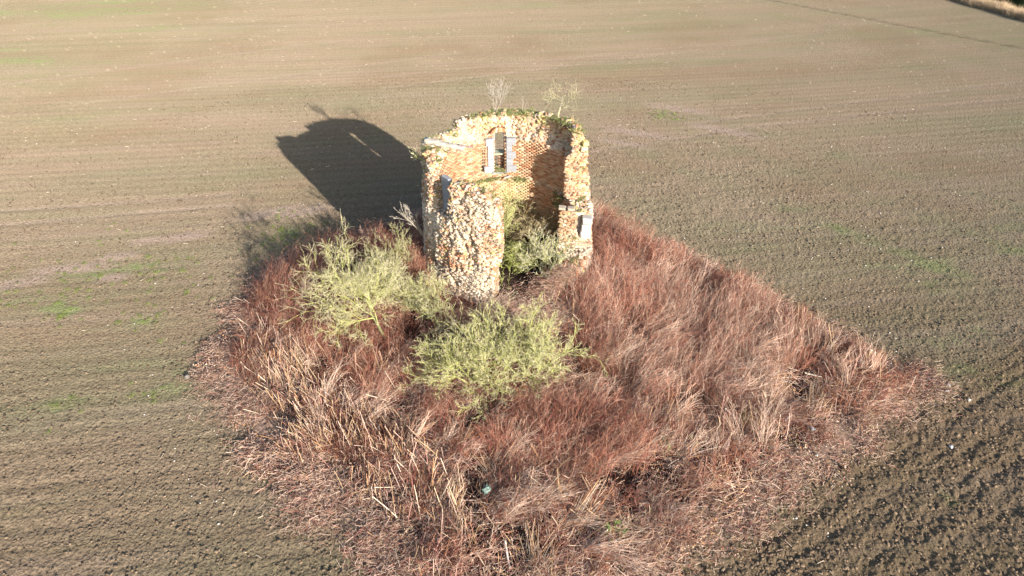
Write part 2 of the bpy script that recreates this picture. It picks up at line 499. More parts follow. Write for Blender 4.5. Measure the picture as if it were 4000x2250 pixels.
def r_in(a, z):
    a = wrap(np.asarray(a, float)); z = np.asarray(z, float)
    up = smooth(5.75, 6.0, z + (fbm(a / 12. + 20, z * .3, 5, 3) - .5) * .7)
    r = 2.80 + .22 * up + (.26 * (fbm(a / 7. + 10, z / .5, 7, 3) - .45)) * up
    low = 1 - smooth(3.85, 4.05, z + (fbm(a / 10. + 40, z * 0, 9, 2) - .5) * .3)
    r = r - .16 * low - .30 * (a > -17) * (1 - smooth(-6, 0, a)) * (z < 4.02)
    # chase left of the window, hollow under the iron plate, holes
    r = r + .26 * ((np.abs(wrap(a - 113.5)) < 2.2) & (z > 4.35) & (z < 5.55))
    r = r - .22 * np.exp(-(wrap(a - 12) / 9.) ** 2) * smooth(4.0, 4.2, z) * (1 - .8 * smooth(5.8, 6.6, z))
    r = r + .42 * np.exp(-(wrap(a - 36) / 12.) ** 2) * smooth(5.7, 6.3, z) * (1 - smooth(6.75, 7.0, z) * .6)
    r = r + .5 * ((np.abs(wrap(a - 23)) < 4.5) & (np.abs(z - 3.98) < .28))
    r = r + .3 * ((np.abs(wrap(a - 62)) < 4.5) & (np.abs(z - 2.55) < .3))
    return np.minimum(r, r_out(a, z) - .22)

tower = empty("windmill_tower", (CX, 0, 0))
tag(tower, "ruined round brick and flint tower, roofless and broken open at the front, among brambles", "tower")

def pol(a, r, z):
    return np.stack([r * np.cos(RAD(1) * a), r * np.sin(RAD(1) * a), z], -1)

def build_core():
    na, nz = 300, 84
    da = 360 / na; dz = (ZT - ZB) / nz
    ga = -180 + da * np.arange(na); gzv = ZB + dz * np.arange(nz + 1)
    A, Z = np.meshgrid(ga + 0., gzv, indexing='ij')
    A2, Z2 = np.meshgrid(ga + da / 2, gzv[:-1] + dz / 2, indexing='ij')
    S = solid(A2, Z2)
    ro = r_out(A, Z) - .012; ri = r_in(A, Z) + .012
    V = np.concatenate([pol(A, ro, Z).reshape(-1, 3), pol(A, ri, Z).reshape(-1, 3)])
    js = rng.uniform(-.018, .018, V.shape); V = V + js
    off = na * (nz + 1)
    idx = lambda i, j: (i % na) * (nz + 1) + j
    I, J = np.nonzero(S)
    F = []; bnd = []
    o = lambda i, j: idx(i, j); n_ = lambda i, j: idx(i, j) + off
    F.append(np.stack([o(I, J), o(I + 1, J), o(I + 1, J + 1), o(I, J + 1)], 1))
    F.append(np.stack([n_(I, J + 1), n_(I + 1, J + 1), n_(I + 1, J), n_(I, J)], 1))
    Sp = lambda i, j: np.where((j >= 0) & (j < nz), S[i % na, np.clip(j, 0, nz - 1)], j < 0)
    for di, dj, kind in ((0, 1, 'top'), (0, -1, 'bot'), (1, 0, 'pos'), (-1, 0, 'neg')):
        m = ~Sp(I + di, J + dj); i, j = I[m], J[m]
        if kind == 'top': f = np.stack([o(i, j + 1), o(i + 1, j + 1), n_(i + 1, j + 1), n_(i, j + 1)], 1); nv = (0, 1)
        elif kind == 'bot': f = np.stack([o(i + 1, j), o(i, j), n_(i, j), n_(i + 1, j)], 1); nv = (0, -1)
        elif kind == 'pos': f = np.stack([o(i + 1, j), n_(i + 1, j), n_(i + 1, j + 1), o(i + 1, j + 1)], 1); nv = (1, 0)
        else: f = np.stack([n_(i, j), o(i, j), o(i, j + 1), n_(i, j + 1)], 1); nv = (-1, 0)
        F.append(f)
        for a_, z_ in zip(ga[i % na], gzv[j]): bnd.append((a_ + da / 2 + nv[0] * da / 2, z_ + dz / 2 + nv[1] * dz / 2, kind))
    F = np.concatenate(F)
    used, inv = np.unique(F, return_inverse=True)
    V = V[used]; F = inv.reshape(F.shape)
    a = np.degrees(np.arctan2(V[:, 1], V[:, 0])); z = V[:, 2]
    n = fbm(a / 4 + 90, z / .3, 3, 3)[:, None]
    C = np.array([.50, .395, .275]) * (.65 + .7 * n)
    me = mesh_np("wall", V, F, C)
    ob = link("wall", me, M_core, tower)
    bvh = BVHTree.FromPolygons([tuple(v) for v in V], [tuple(f) for f in F])
    return bnd, bvh
bnd, bvh = build_core()

# every stone and brick: shape kind, index, colour index, centre, axes (tangent, normal, up), size
items = []
def put(kind, si, ci, c, t, n, u, size, w=1.0):
    items.append((kind, si, ci, c, t, n, u, size, w))

def frame(a, tilt=0.):
    t = np.array([-math.sin(RAD(a)), math.cos(RAD(a)), 0]); n = np.array([math.cos(RAD(a)), math.sin(RAD(a)), 0]); u = np.array([0, 0, 1.])
    if tilt:
        c, s = math.cos(tilt), math.sin(tilt); t, u = t * c + u * s, -t * s + u * c
    return t, n, u

def rock_color(a, z, inner=False):
    v = float(fbm(np.array([a / 11. + 60]), np.array([z / 1.1]), 9, 2)[0]) + random.uniform(-.24, .24)
    if inner: v -= .10
    if z > 6.3 and random.random() < .16: return 6
    if v > .6: return random.choice([0, 0, 7, 1])
    if v > .52: return random.choice([0, 1, 7, 3, 2])
    if v > .38: return random.choice([1, 2, 3, 5, 8])
    return random.choice([2, 4, 5, 8, 4, 6])

def facing():
    # outside: coursed flint and broken brick
    z = ZB + .05
    while z < ZT - .05:
        hgt = random.uniform(.045, .078)
        a = -180 + random.uniform(0, 2)
        while a < 180:
            w = random.uniform(.06, .19); dphi = math.degrees(w / 3.65)
            am = a + dphi / 2; zz = z + hgt / 2 + random.uniform(-.02, .02)
            if bool(solid(am, zz)) and random.random() > .06:
                rr = float(r_out(am, zz)) + random.uniform(-.05, .035)
                t, n, u = frame(am, random.uniform(-.25, .25))
                if random.random() < .5:
                    put('rock', 10 + random.randrange(6), rock_color(am, zz), pol(am, rr - .06, zz), t, n, u, (w * 1.0, random.uniform(.12, .2), hgt * random.uniform(.85, 1.0)))
                else:
                    put('rock', random.randrange(10), rock_color(am, zz), pol(am, rr - .045, zz), t, n, u, (w * 1.18, random.uniform(.12, .2), hgt * random.uniform(1.1, 1.5)))
            a += dphi
        z += hgt
    # inside: brick courses, rubble where the face is gone
    z = 1.0; row = 0
    while z < ZT - .05:
        row += 1
        a = -180 + (row % 2) * 2.3
        while a < 180:
            w = .232; dphi = math.degrees(w / 2.8)
            am = a + dphi / 2; zz = z + .0375
            if bool(solid(am, zz)):
                ri_ = float(r_in(am, zz))
                gone = zz + (float(fbm(np.array([am / 12. + 20]), np.array([zz * .3]), 5, 3)[0]) - .5) * .7 > 5.8
                if gone:
                    for q in range(2):
                        a2 = am + random.uniform(-2, 2); r2 = float(r_in(a2, zz)) + random.uniform(-.06, .05)
                        t, n, u = frame(a2, random.uniform(-.4, .4))
                        put('rock', random.randrange(10), rock_color(a2, zz, True), pol(a2, r2 + .05, zz + random.uniform(-.03, .03)), t, n, u, (random.uniform(.09, .2), .16, random.uniform(.07, .11)))
                elif random.random() > .025:
                    t, n, u = frame(am)
                    cc = random.choice([0, 1, 1, 2, 3, 4]) if random.random() > .1 else 3
                    put('brick', random.randrange(6), cc, pol(am, ri_ + .03 + random.uniform(-.010, .010), zz), t, n, u, (w - .018, .10, .056))
            a += dphi
        z += .075
    # broken edges
    for (a, z, kind) in bnd:
        ro = float(r_out(a, z)) - .05; ri_ = float(r_in(a, z)) + .03
        if kind == 'bot' and not (z < 4.2): continue
        k = int((ro - ri_) / .16) + 2
        for q in range(k):
            r = random.uniform(ri_, ro)
            if kind in ('pos', 'neg') and (-18 < a < 27 or -100 < a < -90) and random.random() < .6:
                t, n, u = frame(a)
                put('brick', random.randrange(6), random.choice([3, 1, 4, 3]), pol(a, r, z), n, t, u, (.21, .12, .06)); continue
            t, n, u = frame(a, random.uniform(-.5, .5))
            put('rock', random.randrange(10), rock_color(a, z, True), pol(a + random.uniform(-.8, .8), r, z + random.uniform(-.04, .05)), t, n, u,
                (random.uniform(.08, .19), random.uniform(.09, .2), random.uniform(.07, .13)))
facing()

def place_masonry():
    camv = np.array([0 - CX, CAM_Y, CAM_H])
    sc = []
    for k, it in enumerate(items):
        kind, si, ci, c, t, n, u, size, w = it
        d = camv - c; L = np.linalg.norm(d); d = d / L
        area = size[0] * size[2] * abs(n @ d) + size[0] * size[1] * abs(u @ d) + size[1] * size[2] * abs(t @ d)
        sc.append((area / L ** 2, k))
    chosen = {'rock': set(), 'brick': set()}
    sc.sort(reverse=True)
    for s, k in sc:
        kind = items[k][0]
        if len(chosen[kind]) >= 300: continue
        c = items[k][3]; d = camv - c; d = d / np.linalg.norm(d)
        st = Vector(c + d * .22)
        if bvh.ray_cast(st, Vector(d))[0] is None:
            chosen[kind].add(k)
        if len(chosen['rock']) >= 300 and len(chosen['brick']) >= 300: break
    lib = {}
    for kind, shapes, cols in (('rock', ROCKS, ROCK_COL), ('brick', BRICKS, BRICK_COL)):
        name = 'stone' if kind == 'rock' else 'brick'
        P = Pile()
        for k, it in enumerate(items):
            if it[0] != kind: continue
            _, si, ci, c, t, n, u, size, w = it
            base = np.array(cols[ci])
            R = np.stack([t * size[0], n * size[1], u * size[2]], 1)
            if k in chosen[kind]:
                si = si % 5 if si < 10 else 10 + si % 3
                key = (kind, si, ci)
                if key not in lib:
                    V, F = shapes[si]
                    me = mesh_np(name, V, F, base); me.materials.append(M_stone); lib[key] = me
                o = bpy.data.objects.new(name, lib[key]); scene.collection.objects.link(o)
                o.parent = tower
                M = Matrix.Identity(4)
                for r in range(3):
                    for q in range(3): M[r][q] = R[r, q]
                    M[r][3] = c[r]
                o.matrix_local = M
            else:
                aa = math.degrees(math.atan2(c[1], c[0]))
                if c[2] < 4.0 and math.hypot(c[0], c[1]) < 3.0 and 50 < aa < 175:
                    f = float(smooth(.35, .65, vn(np.array([aa / 8.]), np.array([c[2] / .8]), 5)[0])) * .75 * min(1, (aa - 50) / 30)
                    base = base * (1 - f) + np.array([.50, .45, .23]) * f
                V, F = shapes[si]
                P.add(V @ R.T + c, F, base * random.uniform(.8, 1.18))
        o = link('rubble_facing' if kind == 'rock' else 'brick_lining', P.mesh(name + "s"), M_stone, tower)
        tag(o, kind="stuff")
place_masonry()

def box_part(name, a, r, z, size, col, mat, parent, tilt=0., jitter=.006, bev=.012, twist=0.):
    """a bevelled block set in the wall at angle a; size = (along the wall, depth, height)"""
    import bmesh
    bm = bmesh.new(); bmesh.ops.create_cube(bm, size=1)
    for v in bm.verts:
        v.co.x *= size[0]; v.co.y *= size[1]; v.co.z *= size[2]
        v.co += Vector((random.uniform(-jitter, jitter), random.uniform(-jitter, jitter), random.uniform(-jitter, jitter)))
    bmesh.ops.bevel(bm, geom=bm.edges[:], offset=bev, segments=1, affect='EDGES')
    me = bpy.data.meshes.new(name); bm.to_mesh(me); bm.free()
    at_ = me.color_attributes.new("col", 'FLOAT_COLOR', 'POINT')
    k = random.uniform(.93, 1.07)
    at_.data.foreach_set("color", np.tile(np.array([col[0] * k, col[1] * k, col[2] * k, 1.0], np.float32), len(me.vertices)))
    o = link(name, me, mat, parent)
    o.location = pol(np.array(float(a)), np.array(float(r)), np.array(float(z)))
    o.rotation_euler = (0, tilt, RAD(a) + math.pi / 2 + twist)
    return o

CONC = (.31, .32, .345)
def window_dressing():
    zb = 4.30; hgt = .335
    for k in range(5):
        zc = zb + hgt * (k + .5)
        wl = [.46, .28, .29, .27, .36][k]; wr = [.46, .30, .42, .27, .42][k]
        # in the photograph left of the opening means the larger angle
        box_part("concrete_block", 103.2 + math.degrees(wl / 2 / 2.76), 2.83, zc, (wl, .20, hgt - .008), CONC, M_conc, tower)
        box_part("concrete_block", 90.8 - math.degrees(wr / 2 / 2.76), 2.83, zc, (wr, .20, hgt - .008), CONC, M_conc, tower)
    # slimmer jamb blocks towards the outside, which narrow the opening
    for k in range(4):
        zc = 5.12 + .29 * (k + .5)
        box_part("jamb_block", 101.8, 3.28, zc, (.14, .34, .285), CONC, M_conc, tower)
        box_part("jamb_block", 91.9, 3.28, zc, (.14, .34, .285), CONC, M_conc, tower)
    box_part("window_sill", 97, 3.25, 5.08, (.72, .50, .08), (.36, .38, .28), M_conc, tower)
    box_part("window_sill", 97, 2.84, 4.265, (.74, .26, .07), CONC, M_conc, tower)
    # brick panel closing the lower right part
    for j in range(9):
        for q in range(2):
            box_part("brick", 92.6 + q * 2.9 + (j % 2) * .5, 3.22, 4.36 + j * .078, (.17, .12, .066), random.choice([(.36, .18, .11), (.42, .24, .15), (.48, .38, .30)]), M_stone, tower, bev=.006)
    # arch of bricks on edge over the opening
    for k in range(11):
        f = (k - 5) / 5.
        box_part("brick", 97 - f * 7.2, 2.90, 6.34 - .10 * f * f + .02, (.065, .24, .22), random.choice(BRICK_COL + [(.6, .5, .4)]), M_stone, tower, tilt=f * .55, bev=.006)
    # loose slabs below the sill
    box_part("slab", 90.2, 2.62, 4.10, (.30, .14, .05), (.62, .56, .48), M_stone, tower, tilt=.3)
    # left front slot: concrete jamb with its shaded face, right front jamb blocks
    for k in range(4):
        box_part("concrete_block", -142.0, 3.02 , 4.78 + .37 * (k + .5), (.48, .20, .36), CONC, M_conc, tower)
    for k in range(3):
        box_part("concrete_block", -5.5, 3.50 + .02 * k, 2.60 + .34 * (k + .5), (.40, .42, .335), (.46, .45, .44), M_conc, tower, jitter=.025, bev=.03)
    for k in range(4):
        box_part("concrete_block", -1.2, 3.10, 2.35 + .36 * (k + .5), (.10, .30, .355), (.36, .36, .37), M_conc, tower, jitter=.01)
    for k in range(2):
        box_part("concrete_block", -8.5, 2.42 + .40 * k, 4.06, (.28, .30, .12), (.42, .36, .28), M_conc, tower, jitter=.02, bev=.02)
    box_part("concrete_block", 16.5, 3.52, 6.48, (.26, .26, .19), (.52, .46, .2), M_stone, tower, jitter=.02, bev=.02)
    box_part("concrete_block", 16.0, 3.45, 6.26, (.26, .30, .19), (.56, .50, .3), M_stone, tower, jitter=.02, bev=.02)
window_dressing()

def iron_plate():
    n = 9; P = Pile()
    V = []; 
    for k in range(n):
        a = 22 + k * 2.6
        for (r, z) in ((3.06, 7.16), (3.20, 7.16), (3.20, 6.94), (3.06, 6.94)):
            V.append(pol(np.array(a), np.array(r), np.array(z - .01 * k)))
    V = np.array(V).reshape(-1, 3); F = []
    for k in range(n - 1):
        for q in range(4):
            F.append([k * 4 + q, k * 4 + (q + 1) % 4, k * 4 + 4 + (q + 1) % 4, k * 4 + 4 + q])
    F += [[3, 2, 1, 0], [n * 4 - 4, n * 4 - 3, n * 4 - 2, n * 4 - 1]]
    me = mesh_np("curb_iron", V, np.array(F), np.array([.10, .075, .085]))
    link("curb_iron", me, M_metal, tower)
iron_plate()

# ------------------------------------------------------------------ timbers on the wall
def timber(p0, p1, w0, w1, h, col, label, seed):
    rs = np.random.default_rng(seed)
    p0 = np.array(p0, float); p1 = np.array(p1, float)
    d = norm(p1 - p0); s = norm(np.cross(d, [0, 0, 1])); u = np.cross(s, d)
    n = 12; V = []; F = []; m = 8
    for k in range(n + 1):
        f = k / n; c = p0 + (p1 - p0) * f - p0
        w = (w0 + (w1 - w0) * f) * (1 + rs.uniform(-.07, .07)); hh = h * (1 - .35 * f) * (1 + rs.uniform(-.08, .08))
        for q in range(m):
            t = (q + .5) * 2 * math.pi / m
            sx = np.sign(math.cos(t)) * abs(math.cos(t)) ** .45; sz = np.sign(math.sin(t)) * abs(math.sin(t)) ** .45
            V.append(c + s * sx * w / 2 * (1 + rs.uniform(-.05, .05)) + u * sz * hh / 2 + d * rs.uniform(-.05, .05) * (k in (0, n)))
    for k in range(n):
        for q in range(m):
            F.append([k * m + q, k * m + (q + 1) % m, k * m + m + (q + 1) % m, k * m + m + q])
    F += [[7, 6, 5, 4], [7, 4, 3, 0], [3, 2, 1, 0]]
    b = n * m; F += [[b + 4, b + 5, b + 6, b + 7], [b, b + 3, b + 4, b + 7], [b, b + 1, b + 2, b + 3]]
    C = np.array(col)[None] * (1 + rs.uniform(-.3, .2, (len(V), 1)))
    o = link("timber_beam", mesh_np("timber_beam", np.array(V), np.array(F), C), M_wood)
    o.location = p0
    tag(o, label, "beam", "timbers left on the broken wall top")
A0 = at(1660, 548, 7.12); B0 = at(1815, 580, 6.95)
timber(A0, B0, .36, .22, .22, (.50, .45, .38), "thick bleached timber beam lying on the left wall top and jutting inwards", 1)
A1 = at(1792, 566, 7.06); B1 = at(1850, 578, 6.98)
timber(A1, B1, .09, .08, .07, (.30, .24, .22), "short dark timber stub at the inner end of the bleached beam", 2)
A2 = at(1785, 584, 6.62); B2 = at(1822, 600, 6.5)
timber(A2, B2, .07, .05, .05, (.36, .29, .26), "thin splintered lath hanging below the inner end of the bleached beam", 3)

# doorstep
def slab_thing():
    o = box_part("doorstep_slab", 0, 0, 0, (1.55, .7, .16), (.40, .35, .30), M_conc, None, jitter=.03, bev=.03)
    p = at(2045, 1132, 1.32); o.location = (p[0], p[1], 1.30); o.rotation_euler = (0.04, 0.02, 0.03)
    tag(o, "flat worn slab lying as a step in front of the tower doorway", "slab")
slab_thing()

# ------------------------------------------------------------------ shrubs and saplings
def grow(seed, stems, L0, r0, levels, child, ratio, spread, up, wig, lean=(0, 0, 0), segs=4, fan=1.0, rmin=.0022):
    rs = np.random.default_rng(seed)
    th = rs.uniform(0, 2 * math.pi, stems); el = rs.uniform(.1, 1.0, stems) * fan
    D = norm(np.stack([np.cos(th) * np.sin(el), np.sin(th) * np.sin(el), np.cos(el)], 1) + np.array(lean))
    S = rs.normal(0, .06 if stems > 1 else 0, (stems, 3)) * [1, 1, 0]
    L = L0 * rs.uniform(.7, 1.1, stems); R = r0 * rs.uniform(.6, 1.1, stems)
    out = []
    for lv in range(levels):
        K = segs if lv < levels - 1 else 3
        nodes = [S]; dirs = [D]; rad = [R]
        d = D
        for k in range(K):
            d = norm(d + rs.normal(0, wig, d.shape) + np.array([0, 0, up]) )
            nodes.append(nodes[-1] + d * (L / K)[:, None]); dirs.append(d)
            rad.append(np.maximum(R * (1 - .55 * (k + 1) / K), rmin * .7))
        for k in range(K):
            out.append((nodes[k], nodes[k + 1], rad[k], rad[k + 1], np.full(len(S), lv)))
        if lv == levels - 1: break
        nd = np.stack(nodes, 1); dd = np.stack(dirs, 1); rr = np.stack(rad, 1)
        n = child[lv]
        b = np.repeat(np.arange(len(S)), n)
        f = rs.uniform(.25 if lv else .35, 1., len(b)) * K
        i0 = np.minimum(f.astype(int), K - 1); fr = (f - i0)[:, None]
        S2 = nd[b, i0] * (1 - fr) + nd[b, i0 + 1] * fr
        pd = dd[b, i0 + 1]
        perp = norm(np.cross(pd, rs.normal(0, 1, pd.shape)))
        D = norm(pd + perp * (spread * rs.uniform(.5, 1.4, len(b)))[:, None])
        L = L[b] * ratio * rs.uniform(.55, 1.2, len(b)); R = np.maximum(rr[b, i0 + 1] * .62, rmin); S = S2
    return out

def twig_colors(r, lv, levels, rs, thick, thin, mid):
    n = len(r)
    t = np.clip(lv / (levels - 1) + rs.normal(0, .14, n), 0, 1)[:, None]
    c = np.where(t < .5, np.array(thick) * (1 - 2 * t) + np.array(mid) * 2 * t, np.array(mid) * (2 - 2 * t) + np.array(thin) * (2 * t - 1))
    return c * rs.uniform(.75, 1.2, (n, 1))

def shrub(name, loc, label, cat, seed, thick=(.40, .40, .20), mid=(.50, .50, .16), thin=(.50, .44, .34), group=None, sc=1.0, rotz=0., **kw):
    rs = np.random.default_rng(seed + 500)
    out = grow(seed, **kw); levels = kw['levels']
    root = empty(name, loc); root.rotation_euler = (0, 0, rotz); root.scale = (sc, sc, sc)
    big, small = Pile(), Pile()
    for (a, b, r0, r1, lv) in out:
        c = twig_colors(r0, lv, levels, rs, thick, thin, mid)
        if lv[0] == 0: big.sticks(a, b, r0, r1, c, 6)
        else: small.sticks(a, b, r0, r1, c, 3)
    link("stem" if kw['stems'] > 1 else "trunk", big.mesh("stem"), M_bark, root)
    link("twigs", small.mesh("twigs"), M_bark, root)["kind"] = "stuff"
    tag(root, label, cat, group)
    return root

LICH = dict(thick=(.40, .41, .19), mid=(.53, .56, .16), thin=(.55, .49, .33))
GREY = dict(thick=(.38, .38, .20), mid=(.48, .49, .18), thin=(.46, .41, .27))
GB = "lichened shrubs around the tower"
p = ground_pt(1510, 1330)
shrub("hawthorn_tree", p, "yellow-green lichened bare tree with leaning trunk, left of the tower among brambles", "tree", 21,
      sc=.86, stems=1, L0=2.5, r0=.10, levels=6, child=(14, 6, 5, 4, 3), ratio=.68, spread=1.15, up=.03, wig=.13, lean=(-.35, .2, .1), segs=5, fan=.05, rmin=.0075, **LICH)
p = ground_pt(1650, 1240)
shrub("hawthorn_shrub", p, "yellow-green lichened bare shrub pressed against the foot of the tower's left wall", "shrub", 22,
      sc=.85, stems=9, L0=1.5, r0=.045, levels=5, child=(8, 5, 4, 3), ratio=.62, spread=.95, up=.05, wig=.16, lean=(-.15, 0, .4), fan=1.2, rmin=.0075, **LICH)
p = ground_pt(1560, 1120)
shrub("hawthorn_shrub", p, "greyer tall bare shrub behind the leaning tree, beside the tower's shaded left side", "shrub", 23,
      sc=.85, stems=8, L0=2.0, r0=.04, levels=5, child=(7, 5, 4, 3), ratio=.55, spread=.8, up=.06, wig=.14, lean=(-.25, .0, .5), fan=.9, rmin=.006, **GREY)
p = ground_pt(1850, 1500)
shrub("hawthorn_shrub", p, "broad yellow-green lichened bare shrub in front of the tower's left pier, left of its twin", "shrub", 24,
      stems=22, L0=2.15, r0=.036, levels=5, child=(7, 5, 4, 2), ratio=.52, spread=.8, up=.04, wig=.15, lean=(0, 0, .1), fan=1.4, rmin=.0065, **LICH)
p = ground_pt(2045, 1470)
shrub("hawthorn_shrub", p, "yellow-green lichened bare shrub in front of the doorway, right of its twin", "shrub", 25,
      stems=19, L0=2.1, r0=.034, levels=5, child=(7, 5, 4, 2), ratio=.5, spread=.8, up=.03, wig=.15, lean=(.0, 0, .05), fan=1.45, rmin=.0065, **LICH)
p = at(2130, 1085, 1.15)
shrub("elder_shrub", (p[0], p[1], 1.15), "pale green fan-shaped bare shrub growing inside the tower opening, at right", "shrub", 26,
      stems=12, L0=1.55, r0=.026, levels=5, child=(6, 5, 3, 3), ratio=.55, spread=.75, up=.05, wig=.15, lean=(.05, 0, .3), fan=1.15, rmin=.0075, thick=(.46, .46, .24), mid=(.50, .52, .18), thin=(.52, .48, .38))
p = at(1985, 1075, 1.15)
shrub("elder_shrub", (p[0], p[1], 1.15), "low green tangled shrub inside the tower, close to the left jamb of the doorway", "shrub", 27,
      stems=12, L0=1.1, r0=.022, levels=5, child=(6, 5, 3, 3), ratio=.6, spread=.9, up=.02, wig=.2, lean=(0, 0, .1), fan=1.35, rmin=.007, thick=(.36, .40, .12), mid=(.46, .52, .12), thin=(.48, .48, .22))
shrub("elder_shrub", (-.35, .6, 1.2), "tall narrow yellow-green shrub climbing inside the tower below the window", "shrub", 28,
      stems=13, L0=2.3, r0=.024, levels=5, child=(8, 5, 3, 3), ratio=.36, spread=.8, up=.06, wig=.12, lean=(-.1, .1, 1.2), fan=.5, rmin=.0075, thick=(.42, .42, .2), mid=(.52, .54, .18), thin=(.56, .54, .3))
shrub("elder_shrub", (1.3, .9, 1.2), "brownish arching shrub inside the tower, behind the fan-shaped one", "shrub", 29,
      stems=14, L0=1.7, r0=.02, levels=4, child=(8, 6, 4), ratio=.5, spread=.8, up=-.04, wig=.16, lean=(0, 0, .5), fan=1.1, rmin=.0075, thick=(.38, .32, .16), mid=(.44, .36, .18), thin=(.46, .38, .24))
# saplings on the rim
def rim(a, r): 
    z = float(interp(a, TOP_A, TOP_Z)); q = pol(np.array(float(a)), np.array(float(r)), np.array(z)); return (q[0] + CX, q[1], z)
PALE = dict(thick=(.44, .38, .31), mid=(.46, .41, .33), thin=(.46, .41, .35))
shrub("sapling", rim(99, 3.3), "feathery pale grey sapling growing on the far rim left of centre", "sapling", 31,
      stems=7, L0=1.05, r0=.016, levels=4, child=(6, 4, 3), ratio=.5, spread=.5, up=.06, wig=.11, lean=(.25, -.1, 1.4), fan=.5, rmin=.0048, **PALE)
shrub("sapling", rim(47, 3.3), "spreading bare sapling with crooked yellowish branches on the far rim at right", "sapling", 34,
      stems=1, L0=1.0, r0=.03, levels=4, child=(7, 4, 3), ratio=.8, spread=1.6, up=.02, wig=.2, lean=(0, 0, 1), fan=.1, rmin=.0055, thick=(.42, .37, .29), mid=(.48, .45, .24), thin=(.50, .47, .28))
shrub("sapling", rim(78, 3.3), "thin two-stemmed seedling on the middle of the far rim", "sapling", 33,
      stems=3, L0=.75, r0=.01, levels=2, child=(3,), ratio=.4, spread=.5, up=.05, wig=.15, lean=(0, 0, 1.3), fan=.6, rmin=.004, **PALE)
q = pol(np.array(-176.), np.array(3.5), np.array(6.25))
shrub("sapling", (q[0] + CX, q[1], 6.25), "small tuft of yellowish shoots sprouting sideways from the left wall near its top", "sapling", 35,
      stems=6, L0=.55, r0=.012, levels=3, child=(4, 3), ratio=.5, spread=.6, up=.04, wig=.2, lean=(-1.6, -.1, .4), fan=.7, rmin=.0075, thick=(.5, .5, .2), mid=(.6, .6, .22), thin=(.6, .56, .4))
q = pol(np.array(-168.), np.array(3.68), np.array(2.9))
shrub("sapling", (q[0] + CX, q[1], 2.9), "pale forked branch growing out of the left wall at mid height above the shrubs", "sapling", 36,
      stems=3, L0=1.5, r0=.022, levels=4, child=(7, 4, 3), ratio=.42, spread=.5, up=.05, wig=.08, lean=(-1.5, .3, .9), fan=.4, rmin=.0075, **PALE)
for k, (px, py, hh, lab) in enumerate([(1188, 1190, 1.5, "slender pale sapling standing among the dark red brambles left of the leaning tree"),
                                       (1440, 1000, 1.3, "thin reddish sapling poking out of the shaded brambles behind the leaning tree"),
                                       (2890, 1130, 1.1, "wispy pinkish sapling on the far right edge of the brambles")]):
    shrub("sapling", ground_pt(px, py), lab, "sapling", 60 + k, stems=2, L0=hh, r0=.016, levels=4, child=(7, 4, 3), ratio=.4, spread=.5, up=.06, wig=.07,
          lean=(.05, 0, 2.5), fan=.4, rmin=.0075, thick=(.5, .4, .32), mid=(.46, .32, .26), thin=(.42, .26, .2))

# ------------------------------------------------------------------ thicket: instanced clumps
src = {}
def source(group, meshes, mat):
    c = bpy.data.collections.new(group)
    for k, me in enumerate(meshes):
        me.materials.append(mat)
        o = bpy.data.objects.new("%s_%02d" % (group, k), me); c.objects.link(o)
    src[group] = (c, len(meshes))

def scatter(name, group, pts, rot, scl, label=None, cat=None, seed=0):
    c, n = src[group]
    rs = np.random.default_rng(seed)
    me = bpy.data.meshes.new(name); me.vertices.add(len(pts)); me.vertices.foreach_set("co", np.asarray(pts, np.float32).ravel())
    a = me.attributes.new("rot", 'FLOAT_VECTOR', 'POINT'); a.data.foreach_set("vector", np.asarray(rot, np.float32).ravel())
    s3 = np.asarray(scl, np.float32)
    if s3.ndim == 1: s3 = np.repeat(s3[:, None], 3, 1)
    a = me.attributes.new("scl", 'FLOAT_VECTOR', 'POINT'); a.data.foreach_set("vector", s3.ravel())
    a = me.attributes.new("idx", 'INT', 'POINT'); a.data.foreach_set("value", rs.integers(0, n, len(pts)).astype(np.int32))
    o = link(name, me)
    ng = bpy.data.node_groups.new(name, 'GeometryNodeTree')
    ng.interface.new_socket("Geometry", in_out='INPUT', socket_type='NodeSocketGeometry')
    ng.interface.new_socket("Geometry", in_out='OUTPUT', socket_type='NodeSocketGeometry')
    N = ng.nodes; L = ng.links
    gi = N.new("NodeGroupInput"); go = N.new("NodeGroupOutput")
    ip = N.new("GeometryNodeInstanceOnPoints"); ci = N.new("GeometryNodeCollectionInfo")
    ci.inputs["Collection"].default_value = c
    ci.inputs["Separate Children"].default_value = True; ci.inputs["Reset Children"].default_value = True
    ip.inputs["Pick Instance"].default_value = True
    def na(nm, dt):
        x = N.new("GeometryNodeInputNamedAttribute"); x.data_type = dt; x.inputs["Name"].default_value = nm; return x.outputs["Attribute"]
    e = N.new("FunctionNodeEulerToRotation")
    L.new(gi.outputs[0], ip.inputs["Points"]); L.new(ci.outputs[0], ip.inputs["Instance"])
    L.new(na("idx", 'INT'), ip.inputs["Instance Index"]); L.new(na("rot", 'FLOAT_VECTOR'), e.inputs[0]); L.new(e.outputs[0], ip.inputs["Rotation"])
    L.new(na("scl", 'FLOAT_VECTOR'), ip.inputs["Scale"]); L.new(ip.outputs[0], go.inputs[0])
    m = o.modifiers.new("scatter", 'NODES'); m.node_group = ng
    tag(o, label, cat, kind="stuff")
    return o

